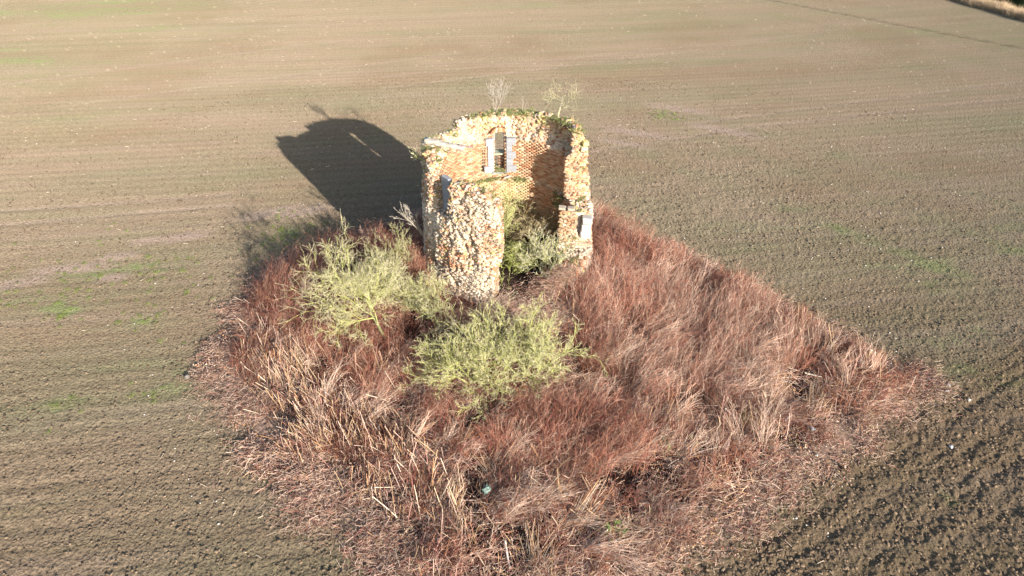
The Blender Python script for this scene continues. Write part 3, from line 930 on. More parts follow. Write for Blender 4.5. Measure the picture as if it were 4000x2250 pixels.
def cane_clump(seed, n, L, lean, cols, twigs, rad, spread=.4, droop=.16):
    rs = np.random.default_rng(seed); P = Pile()
    S = np.stack([rs.uniform(-spread, spread, n), rs.uniform(-spread, spread, n), np.zeros(n) - .05], 1)
    D = norm(np.stack([rs.normal(lean, .22, n), rs.normal(0, .22, n), np.ones(n)], 1))
    Ln = L * rs.uniform(.55, 1.15, n); K = 5; R = rad * rs.uniform(.7, 1.3, n)
    C = np.array(cols)[rs.integers(0, len(cols), n)] * rs.uniform(.75, 1.25, (n, 1))
    nodes = [S]; ds = [D]; d = D
    bd = norm(np.stack([rs.normal(1.0 * (lean > .1), .8, n), rs.normal(0, .8, n), rs.uniform(-.7, -.2, n)], 1))
    for k in range(K):
        d = norm(d + bd * droop * (k + .5) / 2 + rs.normal(0, .05, d.shape))
        nodes.append(nodes[-1] + d * (Ln / K)[:, None]); ds.append(d)
    for k in range(K):
        P.sticks(nodes[k], nodes[k + 1], R * (1 - .15 * k), R * (1 - .15 * (k + 1)), C * (.8 + .08 * k))
    nd = np.stack(nodes, 1); dd = np.stack(ds, 1)
    b = np.repeat(np.arange(n), twigs); i0 = rs.integers(1, K + 1, len(b))
    s = nd[b, i0]; pd = dd[b, i0]
    td = norm(pd + norm(np.cross(pd, rs.normal(0, 1, pd.shape))) * rs.uniform(.4, 1.1, (len(b), 1)))
    tl = rs.uniform(.12, .38, len(b)); mid = s + td * tl[:, None] * .5
    e = mid + norm(td + rs.normal(0, .25, td.shape)) * tl[:, None] * .5
    tc = C[b] * rs.uniform(.8, 1.2, (len(b), 1)); tr = np.full(len(b), rad * .5)
    P.sticks(s, mid, tr, tr * .8, tc); P.sticks(mid, e, tr * .8, tr * .5, tc)
    return P.mesh("cane_clump")

def stalk_clump(seed, n, L, cols, rad, lean=.12, jit=.12, spread=.22, flat=False):
    rs = np.random.default_rng(seed); P = Pile()
    S = np.stack([rs.normal(0, spread, n), rs.normal(0, spread, n), np.zeros(n) - .03], 1)
    if flat:
        th = rs.uniform(0, 2 * math.pi, n) if lean == 0 else rs.normal(0, lean, n)
        D = norm(np.stack([np.cos(th), np.sin(th), rs.normal(.05, .14, n)], 1)); S[:, 2] = rs.uniform(.01, .16, n)
    else:
        D = norm(np.stack([rs.normal(lean, jit, n), rs.normal(0, jit, n), np.ones(n)], 1))
    Ln = L * rs.uniform(.35, 1.15, n); R = rad * rs.uniform(.5, 1.35, n)
    C = np.array(cols)[rs.integers(0, len(cols), n)] * rs.uniform(.7, 1.25, (n, 1))
    if flat: S = S - D * (Ln / 2)[:, None] * [1, 1, 0]
    m = S + D * (Ln * .5)[:, None]; e = m + norm(D + rs.normal(0, .09, D.shape)) * (Ln * .5)[:, None]
    P.sticks(S, m, R, R * .92, C * (.85 if not flat else 1), 4); P.sticks(m, e, R * .92, R * .75, C, 4)
    return P.mesh("stalk_clump")

def litter_clump(seed, n, cols, size, spread=.35):
    rs = np.random.default_rng(seed); P = Pile()
    c = np.stack([rs.uniform(-spread, spread, n), rs.uniform(-spread, spread, n), rs.uniform(.01, .07, n)], 1)
    a = norm(rs.normal(0, 1, (n, 3)) * [1, 1, .45]); b = norm(np.cross(a, rs.normal(0, .35, (n, 3)) + [0, 0, 1]))
    s = size * rs.uniform(.6, 1.4, (n, 1)); k = np.cross(a, b) * s * .25
    V = np.stack([c - a * s, c + b * s * .5 + k, c + a * s, c - b * s * .5 + k], 1).reshape(-1, 3)
    F = np.arange(4 * n).reshape(-1, 4)
    C = np.array(cols)[rs.integers(0, len(cols), n)] * rs.uniform(.7, 1.25, (n, 1))
    P.add(V, F, np.repeat(C, 4, 0)); return P.mesh("litter_clump")

def blade_clump(seed, n, L, cols, rad, spread=.12, out=.45):
    rs = np.random.default_rng(seed); P = Pile()
    S = np.stack([rs.normal(0, spread, n), rs.normal(0, spread, n), np.zeros(n) - .02], 1)
    D = norm(np.stack([rs.normal(0, out, n), rs.normal(0, out, n), np.ones(n)], 1))
    Ln = L * rs.uniform(.5, 1.2, n); C = np.array(cols)[rs.integers(0, len(cols), n)] * rs.uniform(.7, 1.3, (n, 1))
    m = S + D * (Ln * .5)[:, None]; e = m + norm(D * [1, 1, .5] + rs.normal(0, .1, D.shape)) * (Ln * .5)[:, None]
    R = np.full(n, rad)
    P.sticks(S, m, R, R * .8, C); P.sticks(m, e, R * .8, R * .15, C)
    return P.mesh("blade_clump")

REDS = [(.30, .115, .08), (.38, .16, .10), (.22, .072, .058), (.48, .25, .16), (.42, .21, .145), (.26, .09, .065)]
PALES = [(.70, .50, .38), (.62, .42, .31), (.74, .58, .45), (.56, .32, .20), (.66, .48, .38)]
PINKS = [(.54, .37, .28), (.48, .31, .23), (.42, .24, .17), (.60, .45, .34), (.34, .16, .115)]
TANS = [(.64, .46, .31), (.56, .36, .21), (.70, .55, .40), (.48, .26, .13), (.60, .42, .30)]
DULL = [(.48, .31, .24), (.58, .41, .33), (.36, .19, .15), (.66, .50, .40), (.28, .12, .09), (.46, .32, .19)]
source("red_canes", [cane_clump(s, 30, 1.3, .2 + .08 * (s % 3), REDS + PINKS[1:3], 5, .0072, spread=.45) for s in range(6)], M_twig)
source("pink_canes", [cane_clump(20 + s, 24, 1.6, .6, PINKS + REDS[1:2], 4, .0085, droop=.10) for s in range(6)], M_twig)
source("low_canes", [cane_clump(40 + s, 30, .85, .5, REDS + PINKS + DULL, 4, .0066, droop=.35) for s in range(6)], M_twig)
source("maroon_canes", [cane_clump(140 + s, 30, .75, .3, [(.20, .075, .055), (.27, .105, .07), (.36, .16, .10)], 6, .007, spread=.45, droop=.3) for s in range(4)], M_twig)
source("cane_bundles", [cane_clump(150 + s, 26, 1.5 + .1 * s, .75 + .15 * s, PALES, 2, .0095, spread=.14, droop=.12) for s in range(6)], M_straw)
source("stalks", [stalk_clump(60 + s, 12 + 3 * s, .45 + .06 * s, TANS + DULL, .0088, lean=.05 * s, jit=.16 + .03 * s, spread=.2 + .04 * s) for s in range(8)], M_straw)
source("bundles", [stalk_clump(70 + s, 26, 1.6, TANS, .0095, lean=2.2, jit=.2, spread=.18) for s in range(5)], M_straw)
source("flat_straw", [stalk_clump(80 + s, 34, .55, DULL + TANS, .0075, lean=0, spread=.32, flat=True) for s in range(6)], M_straw)
source("fine_litter", [stalk_clump(90 + s, 90, .24, DULL + PINKS, .0055, lean=0, spread=.34, flat=True) for s in range(5)], M_straw)
source("leaves", [litter_clump(100 + s, 110, DULL + [(.50, .26, .10), (.55, .42, .30), (.30, .13, .09)], .03) for s in range(5)], M_straw)
source("green_blades", [blade_clump(110 + s, 46, .20, [(.16, .24, .05), (.24, .30, .07), (.34, .36, .12)], .006) for s in range(4)], M_leaf)
source("moss_blades", [blade_clump(114 + s, 60, .13, [(.12, .19, .04), (.20, .24, .06), (.36, .33, .15), (.42, .36, .2)], .007, spread=.09, out=.7) for s in range(4)], M_leaf)
source("margin_blades", [blade_clump(124 + s, 16, .32, DULL + [(.34, .32, .12), (.30, .12, .08)], .0065, spread=.16, out=.7) for s in range(4)], M_straw)
source("dry_blades", [blade_clump(120 + s, 90, .95, [(.66, .50, .33), (.72, .58, .40), (.52, .36, .22)], .012, spread=.25, out=.35) for s in range(4)], M_straw)

def zone(pts): return [ground_pt(*p)[:2] for p in pts]
TALL_R = zone([(2310, 890), (2600, 1015), (2900, 1175), (3180, 1300), (3200, 1420), (2950, 1560), (2700, 1660), (2560, 1830), (2250, 1880), (1950, 1830), (1760, 1690),
               (1850, 1590), (2300, 1560), (2290, 1330), (2230, 1230), (2340, 1130), (2310, 1000)])
PINK_Z = zone([(2330, 1100), (2600, 1080), (2850, 1200), (3150, 1330), (3000, 1500), (2750, 1620), (2450, 1560), (2350, 1350)])
TALL_L = zone([(1660, 950), (1400, 960), (1150, 1045), (1050, 1120), (1100, 1330), (1330, 1480), (1500, 1620), (1700, 1650), (1610, 1430), (1640, 1300), (1700, 1250)])
STALK_Z = zone([(900, 1200), (1040, 1150), (1120, 1330), (1350, 1490), (1560, 1690), (1900, 1880), (2150, 1980), (2200, 2250), (1800, 2250), (1450, 2050), (1180, 1850), (960, 1680), (870, 1450)])

def sample(n, dense=True):
    pa = np.array(PATCH); lo = pa.min(0); hi = pa.max(0)
    P = rng.uniform(lo, hi, (n, 2))
    h, sd = ground_h(P[:, 0], P[:, 1], False)
    if dense: sd = poly_sd(P, DENSE) + (fbm(P[:, 0] * .9, P[:, 1] * .9, 3, 3) - .5) * .9
    return P, h, sd
def keep_out(P):      # not inside or through the tower wall, clear of the doorway path
    r = np.hypot(P[:, 0] - CX, P[:, 1])
    path = (np.abs(P[:, 0] - .95) < 1.5) & (P[:, 1] > -5.2) & (P[:, 1] < 0)
    return (r > 4.0) & ~path
def flow(P, base, k):
    return base + (fbm(P[:, 0] * .3, P[:, 1] * .3, k, 2) - .5) * 4.0

def hollow(P): return smooth(.40, .50, fbm(P[:, 0] * .85 + 31, P[:, 1] * .85 + 17, 13, 2))
def thicket(name, group, dens_fn, n_try, base, k, smin, smax, label, tiltamp=.12, hz=1.0):
    P, h, sd = sample(n_try, group not in ('fine_litter', 'leaves'))
    d = dens_fn(P, sd) * keep_out(P)
    tall = (poly_sd(P, TALL_R) < 0) | (poly_sd(P, TALL_L) < 0)
    hk = hollow(P)
    d = d * np.where(tall, .35 + .65 * hk, .12 + .88 * hk) * 1.25 if group != 'leaves' else d
    m = rng.random(len(P)) < d
    P, h = P[m], h[m]
    rz = flow(P, base, k) + rng.normal(0, .35, len(P))
    rot = np.stack([rng.normal(0, tiltamp, len(P)), rng.normal(0, tiltamp, len(P)), rz], 1)
    s = rng.uniform(smin, smax, len(P))
    s3 = np.stack([s, s, s * hz * (.72 + .6 * fbm(P[:, 0] * .6, P[:, 1] * .6, 7, 2))], 1)
    print(name, len(P))
    return scatter(name, group, np.concatenate([P, h[:, None]], 1), rot, s3, label, "brambles", seed=k)

clear = lambda P: smooth(.36, .50, fbm(P[:, 0] * .6 + 7, P[:, 1] * .6, 5, 2))
thicket("red_bramble_thicket", "red_canes",
        lambda P, sd: (np.clip((1 - smooth(-.3, .35, poly_sd(P, TALL_R))) * (.75 - .55 * (poly_sd(P, PINK_Z) < 0)) + (1 - smooth(-.3, .3, poly_sd(P, TALL_L))) * .9, 0, 1)) * (sd < -.25) * (.22 + .78 * clear(P)),
        4600, RAD(60), 1, .7, 1.2, "dense thicket of dark red leafless bramble canes on both sides of the tower")
thicket("pale_bramble_thicket", "pink_canes",
        lambda P, sd: (1 - smooth(-.3, .4, poly_sd(P, PINK_Z))) * .9 + (1 - smooth(-.3, .3, poly_sd(P, TALL_R))) * .22 * (sd < -.8),
        3600, RAD(48), 2, .7, 1.1, "pinkish grey bramble canes swept towards the upper right, right of the tower", hz=.95)
thicket("maroon_brambles", "maroon_canes",
        lambda P, sd: (sd < .1) * (smooth(-2.0, -.8, sd) * (P[:, 0] > 4) * (P[:, 1] > -7.5) * .5 + .5 * (sd < -.3) * (P[:, 0] < -6) * smooth(.45, .6, fbm(P[:, 0] * .5, P[:, 1] * .5, 14, 2)) + .12 * (sd < -.6)),
        4200, RAD(60), 12, .7, 1.2, "low dark maroon bramble growth along the upper right edge and in the left of the patch")
thicket("arching_cane_bundles", "cane_bundles",
        lambda P, sd: (sd < -1.0) * ((1 - smooth(-.2, .2, poly_sd(P, PINK_Z))) * .28 + .13) * smooth(.40, .58, fbm(P[:, 0] * .7, P[:, 1] * .7, 10, 2)) * 1.3,
        3800, RAD(40), 13, .7, 1.15, "long pale arching canes leaning together in bundles over the red brambles", hz=.9)
thicket("low_brambles", "low_canes",
        lambda P, sd: (sd < -.2) * (.2 + .6 * smooth(.45, .7, fbm(P[:, 0] * .5, P[:, 1] * .5, 11, 2))) * (1 - .35 * (poly_sd(P, STALK_Z) < 0)),
        4600, RAD(35), 3, .75, 1.3, "low arching red and brown bramble shoots covering the front of the patch")
thicket("dead_stalks", "stalks",
        lambda P, sd: (1 - smooth(-.5, .5, poly_sd(P, STALK_Z))) * (sd < -.5) * smooth(.42, .66, fbm(P[:, 0] * .7, P[:, 1] * .7, 6, 2)) * .55 + .04 * (sd < -1),
        6200, RAD(120), 4, .75, 1.5, "upright pale broken stalks standing in rows in the left part of the patch")
thicket("flattened_stalks", "bundles",
        lambda P, sd: (sd < -1.0) * (poly_sd(P, TALL_R) > .1) * (poly_sd(P, TALL_L) > .1) * smooth(.5, .68, fbm(P[:, 0] * .45, P[:, 1] * .45, 9, 2)) * .5,
        4200, RAD(30), 5, .6, 1.05, "long pale bent stalks lying in swept bundles across the front of the patch", tiltamp=.08, hz=.55)
thicket("straw_litter", "flat_straw",
        lambda P, sd: (sd < -.15) * (.12 + .75 * (poly_sd(P, TALL_R) > 0) * (poly_sd(P, TALL_L) > 0)) * 1.2 * smooth(.32, .6, fbm(P[:, 0] * .7, P[:, 1] * .7, 2, 2)),
        5200, 0, 6, .7, 1.25, "tangled pale straw and broken stems lying over the ground of the patch")
thicket("twig_litter", "fine_litter",
        lambda P, sd: (sd < .25) * (1 - smooth(-.1, .4, sd)) * (.12 + .26 * (poly_sd(P, TALL_R) > 0) * (poly_sd(P, TALL_L) > 0) + .5 * smooth(-1.6, -.3, sd)) * np.maximum(.1 + 1.2 * smooth(.3, .65, fbm(P[:, 0] * .8, P[:, 1] * .8, 3, 2)), .75 * smooth(-1.4, -.4, sd)),
        9000, 0, 7, .8, 1.3, "pinkish brown twig litter along the margins of the patch")
thicket("leaf_litter", "leaves",
        lambda P, sd: (sd < .3) * (1 - smooth(-.6, .4, sd)) * .55,
        3600, 0, 8, .8, 1.3, "brown leaf litter on the soil of the patch")

# litter and dry grass on the mound before the doorway and over the low wall at right
n = 520
P = np.stack([rng.uniform(-.5, 3.6, n), rng.uniform(-5.3, -2.6, n)], 1)
m = np.hypot(P[:, 0] - CX, P[:, 1]) < 5.4; P = P[m]
h, _ = ground_h(P[:, 0], P[:, 1], False)
inside = np.hypot(P[:, 0] - CX, P[:, 1]) < 3.9
ang = np.degrees(np.arctan2(P[:, 1], P[:, 0] - CX))
h = np.where(inside, np.interp(ang, [-99, -70, -60, -50, -35], [1.2, 1.2, 1.7, 2.3, 2.5]), h)
ok = ~(inside & ((ang > -48) | (ang < -94)))
P, h = P[ok], h[ok]
scatter("doorway_litter", "fine_litter", np.concatenate([P, h[:, None]], 1), np.stack([rng.normal(0, .2, len(P)), rng.normal(0, .2, len(P)), rng.uniform(0, 6.3, len(P))], 1),
        rng.uniform(.6, 1.1, len(P)), "dry twigs and grass trodden flat before the tower doorway", "litter", 9)

# grass and moss on the rim
pts = []
for _ in range(900):
    a = random.uniform(-180, 180)
    w = 0
    if 18 < a < 92: w = .7 * float(vn(np.array([a / 6.]), np.array([1.5]), 3)[0]) + .08
    elif 110 < a < 170: w = .45 * float(smooth(.35, .7, vn(np.array([a / 7.]), np.array([2.5]), 4)[0]))
    elif 92 <= a <= 110: w = .2
    elif -130 < a < -98: w = .14
    elif a < -150 or a > 170: w = .2
    elif -40 < a < 10: w = .12
    if random.random() > w: continue
    ztop = float(interp(a, TOP_A, TOP_Z)) + .02
    r = random.uniform(3.0, 3.5) if a > 0 else random.uniform(2.9, 3.4)
    q = pol(np.array(a), np.array(r), np.array(ztop)); pts.append((q[0] + CX, q[1], ztop))
# moss on the ledge and in the window
for _ in range(70):
    a = random.uniform(70, 150); q = pol(np.array(a), np.array(2.72), np.array(3.98)); pts.append((q[0] + CX, q[1], 3.97))
for _ in range(30):
    a = random.uniform(92.5, 102); q = pol(np.array(a), np.array(random.uniform(2.8, 3.5)), np.array(4.3)); pts.append((q[0] + CX, q[1], 4.3))
for _ in range(30):
    a = random.uniform(14, 34); q = pol(np.array(a), np.array(2.66), np.array(3.7)); pts.append((q[0] + CX, q[1], random.uniform(3.3, 3.9)))
pts = np.array(pts); rt = np.stack([rng.normal(0, .3, len(pts)), rng.normal(0, .3, len(pts)), rng.uniform(0, 6.3, len(pts))], 1)
scatter("wall_top_grass", "moss_blades", pts, rt, rng.uniform(.6, 1.25, len(pts)), "green grass and moss growing along the broken rim of the tower", "grass", 10)

# crop seedlings and weeds: small green tufts on the field
pts = []
for (p, r, k) in BLOBS[:12]:
    c = at(*p)
    for _ in range(int(26 * k * r)):
        x = c[0] + random.gauss(0, r * .6); y = c[1] + random.gauss(0, r * .6)
        pts.append((x, y, gz(x, y) + .03))
pts = np.array(pts); rt = np.stack([np.zeros(len(pts)), np.zeros(len(pts)), rng.uniform(0, 6.3, len(pts))], 1)
scatter("field_weeds", "green_blades", pts, rt, rng.uniform(.3, .6, len(pts)), "small green weeds sprouting in patches on the bare field", "weeds", 11)

P_, h_, sd_ = sample(2600, False)
m_ = (np.abs(sd_ - .1) < .8) & (rng.random(len(P_)) < .45); P_, h_ = P_[m_], h_[m_]
scatter("margin_grass", "margin_blades", np.concatenate([P_, h_[:, None]], 1), np.stack([rng.normal(0, .3, len(P_)), rng.normal(0, .3, len(P_)), rng.uniform(0, 6.3, len(P_))], 1),
        rng.uniform(.35, 1.0, len(P_)), "dry grass wisps straggling over the ploughed margin of the patch", "grass", 16)

# straw bits on the field
n = 480
r_ = 14 + 70 * rng.random(n) ** 1.3; a_ = rng.uniform(-.68, .68, n)
X = r_ * np.sin(a_); Y = CAM_Y + r_ * np.cos(a_)
h, sd = ground_h(X, Y, False); m = sd > .2; X, Y, h = X[m], Y[m], h[m] + .06
S = np.stack([X, Y, h], 1); th = rng.uniform(0, 2 * math.pi, len(X)); Ln = rng.uniform(.04, .30, len(X)) ** 1.0
D = np.stack([np.cos(th), np.sin(th), rng.normal(0, .1, len(X))], 1) * Ln[:, None]
Pl = Pile(); rad = rng.uniform(.005, .012, len(X)) 
Pl.sticks(S, S + D, rad, rad * .8, np.array([.66, .54, .40]) * rng.uniform(.7, 1.2, (len(X), 1)), 4)
tag(link("field_straw", Pl.mesh("field_straw"), M_straw), "scattered pale straw pieces on the bare field", "straw", kind="stuff")

# soil clods turned up by the plough
source("clods", [mesh_np("clod", ROCKS[k][0] * [1.1, 1, .7], ROCKS[k][1], np.array([.205, .146, .096]) * (.66 + .06 * k)) for k in range(8)], None or mat_col("dry_clod", grain=8, gamt=.25, rnd=.3))
n = 90000
r_ = 11 + 46 * rng.random(n) ** 1.15; a_ = rng.uniform(-.98, .98, n)
X = r_ * np.sin(a_); Y = CAM_Y + r_ * np.cos(a_)
cf = corner_field(X, Y)
m = (rng.random(n) < .25 + .55 * smooth(.35, .6, fbm(X * .25, Y * .25, 9, 3)) + .4 * cf) & (poly_sd(np.stack([X, Y], 1), DENSE) > .1)
X, Y, cf = X[m], Y[m], cf[m]; h, sd = ground_h(X, Y)
m = h < .6; X, Y, h, cf = X[m], Y[m], h[m], cf[m]; n = len(X); print("clods", n)
sz = (.03 + .065 * rng.random(n) ** 2.2) * (1 + .15 * cf)
scatter("soil_clods", "clods", np.stack([X, Y, h + sz * .05], 1), rng.uniform(-.6, .6, (n, 3)) + np.stack([np.zeros(n), np.zeros(n), rng.uniform(0, 6, n)], 1),
        np.stack([sz * rng.uniform(.8, 1.6, n), sz, sz * rng.uniform(.7, 1.1, n)], 1), "loose crumbly soil clods lying all over the ploughed field", "clods", 15)

# small stones on the field (too many to count) and the bigger ones as things
n = 1500
r_ = 16 + 40 * rng.random(n) ** 1.5; a_ = rng.uniform(-.66, .66, n)
X = r_ * np.sin(a_); Y = CAM_Y + r_ * np.cos(a_)
h, sd = ground_h(X, Y, True); m = (sd > -1.0) & ((rng.random(n) < .45) | (X > 6)); X, Y, h = X[m], Y[m], h[m]
Pl = Pile()
for x, y, z in zip(X, Y, h):
    V, F = ROCKS[random.randrange(10)]; s = random.choice([.03, .04, .05, .06])
    Pl.add(V * [s * random.uniform(.8, 1.4), s, s * .7] + [x, y, z + s * .2], F, np.array(random.choice([(.6, .57, .52), (.5, .43, .35), (.68, .62, .55), (.55, .35, .25)])))
tag(link("field_gravel", Pl.mesh("field_gravel"), M_stone), "small pale flints scattered on the ploughed soil", "flints", kind="stuff")

def field_stone(px, py, s, col, label, k):
    p = ground_pt(px, py); V, F = ROCKS[k]
    h = float(ground_h(np.array([p[0]]), np.array([p[1]]))[0][0])
    o = link("field_stone", mesh_np("field_stone", V * s, F, np.array(col)), M_stone)
    o.location = (p[0], p[1], h + s[2] * .3); o.rotation_euler = (0, 0, k)
    tag(o, label, "stone", "loose stones around the patch")
field_stone(733, 1478, (.22, .17, .22), (.24, .21, .18), "grey-brown upright stone at the left tip of the patch", 1)
field_stone(3706, 1508, (.16, .12, .1), (.72, .74, .76), "white flint just beyond the right tip of the patch", 2)
field_stone(3697, 1530, (.17, .08, .08), (.68, .70, .72), "white flat flint below the other at the right tip of the patch", 3)
field_stone(3782, 1568, (.13, .12, .1), (.62, .54, .44), "buff stone on the soil a little beyond the right tip of the patch", 4)
field_stone(3712, 1748, (.15, .10, .1), (.70, .70, .70), "white stone alone in the ploughed soil of the lower right", 5)
field_stone(3070, 1890, (.17, .12, .1), (.74, .70, .58), "cream stone lying in the straw near the lower right edge", 6)
field_stone(3190, 1780, (.12, .10, .12), (.76, .74, .64), "small white stone in the litter near the right corner", 7)
field_stone(3460, 1435, (.15, .06, .06), (.74, .66, .56), "thin pale stone on the far right margin of the brambles", 8)
field_stone(2825, 1395, (.30, .22, .18), (.38, .40, .46), "blue-grey stone sunk among the pink canes", 9)

def log(px, py, az, L, r, col, label, z=.22, tilt=.1, name="log"):
    p = ground_pt(px, py); d = np.array([[math.cos(RAD(az)) * math.cos(tilt), math.sin(RAD(az)) * math.cos(tilt), math.sin(tilt)]])
    Pl = Pile(); k = 5; pts = [np.zeros((1, 3)) - d * L / 2]
    for i in range(k): pts.append(pts[-1] + (d + rng.normal(0, .05, (1, 3))) * L / k)
    for i in range(k):
        Pl.sticks(pts[i], pts[i + 1], np.array([r * random.uniform(.9, 1.1)]), np.array([r * random.uniform(.85, 1.05)]), np.array([np.array(col) * random.uniform(.85, 1.15)]), 8)
    # end cap
    e = pts[-1][0]; V, F = ROCKS[0]; Pl.add(V[:, [0, 1, 2]] * r * 1.9 + e, np.concatenate([F, F[:, 2:3]], 1), np.array([.66, .58, .44]))
    o = link(name, Pl.mesh(name), M_wood); o.location = (p[0], p[1], p[2] + z)
    tag(o, label, name, "dead wood lying in the patch")
log(2830, 1770, 62, .8, .055, (.40, .28, .24), "short brown log lying in the straw right of the green plants")
log(2865, 1650, 128, .9, .04, (.42, .30, .27), "reddish broken pole leaning in the straw above the short brown log", tilt=.35)
log(3385, 1400, 40, .35, .06, (.44, .42, .20), "mossy sawn-off post with a pale top near the right corner", tilt=.7)
log(3170, 1480, 165, .62, .03, (.66, .54, .42), "pale broken branch near the right end of the patch", tilt=.1)
log(2330, 2120, 40, .9, .035, (.42, .31, .24), "pale branch lying near the lower edge of the patch", tilt=.1)
log(1985, 2190, 100, .8, .03, (.62, .50, .44), "pale upright broken stick at the bottom middle of the patch", tilt=.5)
log(3075, 1650, 35, .42, .025, (.74, .68, .62), "whitish splinter of wood close to the rubbish wrapper", tilt=.15)

# rubbish
def crumple(px, py, size, col, label, seed, name, z=.35):
    rs = np.random.default_rng(seed); n = 9; u = np.linspace(-1, 1, n)
    U, W = np.meshgrid(u, u); Z = rs.uniform(-.22, .22, U.shape) + .35 * (1 - U ** 2 - W ** 2 * .5)
    m = 1 + rs.uniform(-.18, .18, U.shape)
    top = np.stack([U * m * size[0], W * m * size[1], Z * size[2]], -1).reshape(-1, 3); bot = top - [0, 0, .012]
    i = (np.arange(n - 1)[:, None] * n + np.arange(n - 1)[None]).ravel()
    F = np.stack([i, i + 1, i + n + 1, i + n], 1); k = n * n
    e = [j for j in range(n - 1)] + [n * j + n - 1 for j in range(n - 1)] + [k - 1 - j for j in range(n - 1)] + [k - n - n * j for j in range(n - 1)]
    E = np.array([[e[j], e[(j + 1) % len(e)], e[(j + 1) % len(e)] + k, e[j] + k] for j in range(len(e))])
    V = np.concatenate([top, bot]); C = np.array(col)[None] * rs.uniform(.75, 1.15, (len(V), 1))
    o = link(name, mesh_np(name, V, np.concatenate([F, F[:, ::-1] + k, E]), C), M_plastic)
    p = ground_pt(px, py); o.location = (p[0], p[1], p[2] + z); o.rotation_euler = (.45, .1, seed)
    return tag(o, label, "rubbish")
crumple(1904, 1942, (.15, .11, .22), (.17, .24, .20), "crumpled pale green plastic bag caught in the stalks at the front", 1, "plastic_bag", z=.4)
wr = crumple(3166, 1690, (.11, .10, .12), (.38, .40, .43), "white and grey plastic wrapper lying near the right corner of the patch", 2, "plastic_wrapper", z=.22)
crumple(3058, 1507, (.10, .04, .05), (.60, .56, .50), "small white paper scrap in the dark straw right of centre", 3, "paper_scrap", z=.25)

# green leafy plants
def leafy(px, py, s, label, seed):
    rs = np.random.default_rng(seed); p = ground_pt(px, py); root = empty("leafy_plant", (p[0], p[1], p[2] + .02))
    n = 26; th = rs.uniform(0, 2 * math.pi, n); el = rs.uniform(.3, 1.3, n); L = s * rs.uniform(.5, 1, n)
    d = np.stack([np.cos(th) * np.cos(el), np.sin(th) * np.cos(el), np.sin(el)], 1)
    P1 = Pile(); P1.sticks(np.zeros((n, 3)), d * L[:, None], np.full(n, .008), np.full(n, .004), np.array([.25, .27, .08]))
    link("stems", P1.mesh("stems"), M_leaf, root)
    c = d * L[:, None]; a = norm(d * [1, 1, .2] + rs.normal(0, .3, (n, 3))); b = norm(np.cross(a, [0, 0, 1.])); w = (s * .22 * rs.uniform(.6, 1.2, (n, 1)))
    V = np.stack([c - a * w * .3, c + a * w * .5 + b * w * .5, c + a * w * 1.4 - [0, 0, .02], c + a * w * .5 - b * w * .5], 1).reshape(-1, 3)
    F = np.arange(4 * n).reshape(-1, 4); C = np.repeat(np.array([[.15, .20, .05]]) * rs.uniform(.6, 1.4, (n, 1)), 4, 0)
    link("leaves", mesh_np("leaves", V, F, C), M_leaf, root)["kind"] = "stuff"
    tag(root, label, "plant", "green weeds in the straw")
leafy(2605, 1742, .42, "yellow-green leafy weed in the straw, left of the dark hollow", 1)
leafy(2708, 1745, .34, "pale green leafy weed on the right side of the dark hollow", 2)
leafy(2912, 1640, .34, "leafy weed in the straw above and right of its two neighbours", 3)
leafy(2392, 2085, .45, "olive leafy weed near the lower edge of the patch", 4)
leafy(1940, 720, .0001 + .2, "small green weed", 5) if False else None

# ------------------------------------------------------------------ verge and wood in the far corner
E0 = np.array([51.6, 58.2]); ed = norm(np.array([[2.9, -8.9]]))[0]; en = np.array([ed[1] * -1, ed[0]])
if en[0] < 0: en = -en
n = 900
t = rng.uniform(-26, 24, n); w = rng.uniform(-.1, .8, n) + (fbm(t * .35, t * 0, 3, 2) - .5) * 1.2
P = E0 + ed * t[:, None] + en * w[:, None]; h, _ = ground_h(P[:, 0], P[:, 1], False)
scatter("verge_grass", "dry_blades", np.concatenate([P, h[:, None]], 1), np.stack([rng.normal(0, .15, n), rng.normal(0, .15, n), rng.uniform(0, 6.3, n)], 1),
        rng.uniform(.6, 1.15, n), "strip of tall dry golden grass along the edge of the wood", "grass", 12)

def crown_mesh(seed, R, H, n):
    rs = np.random.default_rng(seed); m = 34
    c = rs.normal(0, 1, (m, 3)); c = norm(c) * rs.uniform(.35, 1, (m, 1)) * [R, R, H]
    k = rs.integers(0, m, n); p = c[k] + rs.normal(0, .42, (n, 3))
    a = norm(rs.normal(0, 1, (n, 3))); b = norm(np.cross(a, rs.normal(0, 1, (n, 3)))); s = rs.uniform(.09, .2, (n, 1))
    V = np.stack([p - a * s, p + b * s * .6, p + a * s, p - b * s * .6], 1).reshape(-1, 3)
    C = np.repeat(np.array([[.020, .032, .011]]) * rs.uniform(.5, 1.7, (n, 1)), 4, 0)  # leaf colour darkened to give the shaded inside of the wood
    return mesh_np("crown", V, np.arange(4 * n).reshape(-1, 4), C)
crowns = [crown_mesh(s, 2.7, 3.0, 7000) for s in (1, 2, 3)]
ivies = [crown_mesh(8, .55, 1.8, 700)]
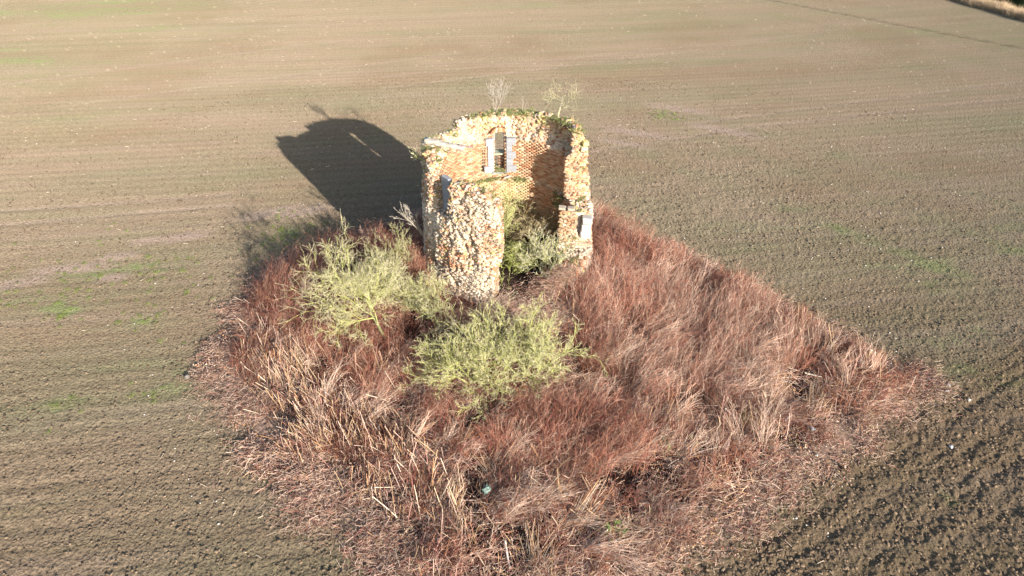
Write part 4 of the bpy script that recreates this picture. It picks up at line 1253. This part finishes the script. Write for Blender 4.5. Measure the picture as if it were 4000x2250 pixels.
def trunk_mesh(seed):
    rs = np.random.default_rng(seed); P = Pile(); z = np.linspace(-.1, 6.5, 8)
    c = np.stack([np.cumsum(rs.normal(0, .08, 8)), np.cumsum(rs.normal(0, .08, 8)), z], 1); r = np.linspace(.22, .08, 8)
    P.sticks(c[:-1], c[1:], r[:-1], r[1:], np.array([.14, .12, .09]), 8)
    for k in range(9):
        i = rs.integers(3, 8); d = norm(rs.normal(0, 1, 3) * [1, 1, .3] + [0, 0, .6]); a = c[i][None]; m = a + d * 1.0; e = m + norm(d + [0, 0, .4]) * 1.2
        P.sticks(a, m, np.array([.06]), np.array([.045]), np.array([.14, .12, .09])); P.sticks(m, e, np.array([.045]), np.array([.015]), np.array([.14, .12, .09]))
    return P.mesh("trunk")
trunks = [trunk_mesh(s) for s in (1, 2)]
for m_ in crowns + ivies: m_.materials.append(M_leaf)
for m_ in trunks: m_.materials.append(M_bark)
wood = [(-7, 3.3, "low dark evergreen at the far end of the wood, close behind the verge"), (-3.6, 3.6, "low dark evergreen behind the verge where the wood enters the photograph"),
        (-.4, 3.3, "ivy-covered low evergreen behind the left part of the visible verge grass"), (2.6, 3.7, "low evergreen close behind the verge in the upper right corner"),
        (5.6, 3.4, "low dark evergreen behind the verge at the right edge of the photograph"), (8.8, 3.6, "low dark evergreen just past the right edge of the photograph"),
        (-5, 6.2, "middle-sized dark evergreen in the second row, at the wood's far end"), (-.8, 6.4, "middle-sized dark evergreen in the second row, left"), (3.4, 6.3, "grey-trunked dark tree in the second row, middle"),
        (7.8, 6.5, "middle-sized dark evergreen in the second row, right"), (-3, 10, "tall dark tree deep in the wood, left"), (4, 10.4, "tall dark tree deep in the wood, middle"), (11, 9.5, "tall dark tree deep in the wood, nearest to the camera")]
for k, (t_, w_, lab) in enumerate(wood):
    q = E0 + ed * t_ + en * w_
    root = empty("evergreen_tree", (q[0], q[1], gz(q[0], q[1]))); root.rotation_euler = (0, 0, k * 1.3)
    link("trunk", trunks[k % 2], None, root)
    o = link("crown", crowns[k % 3], None, root); o.location = (0, 0, 5.0); s = 1 + .12 * math.sin(k * 2.3); o.scale = (s, s, s); root.scale = (w_ / 8.5 * (1.1 if w_ < 5 else 1),) * 3  # tree heights shaped to rise with depth, keeping their shade off the verge
    o = link("ivy", ivies[0], None, root); o.location = (0, 0, 1.7)
    tag(root, lab, "tree", "trees of the dark wood")

# brambles and shade plants under the wood's edge
n = 500
t = rng.uniform(-20, 22, n); w = rng.uniform(1.6, 6, n); P = E0 + ed * t[:, None] + en * w[:, None]; h, _ = ground_h(P[:, 0], P[:, 1], False)
source("ivy_ground", [litter_clump(200 + s, 90, [(.03, .055, .015), (.05, .07, .02), (.025, .04, .015)], .09, spread=.6) for s in range(3)], M_leaf)  # very dark leaves, the shade under the trees put into their colour
scatter("woodland_floor_ivy", "ivy_ground", np.concatenate([P, h[:, None] + .1], 1), np.stack([rng.normal(0, .3, n), rng.normal(0, .3, n), rng.uniform(0, 6.3, n)], 1),
        rng.uniform(.7, 1.6, n), "dark ivy and undergrowth on the floor of the wood", "ivy", 13)
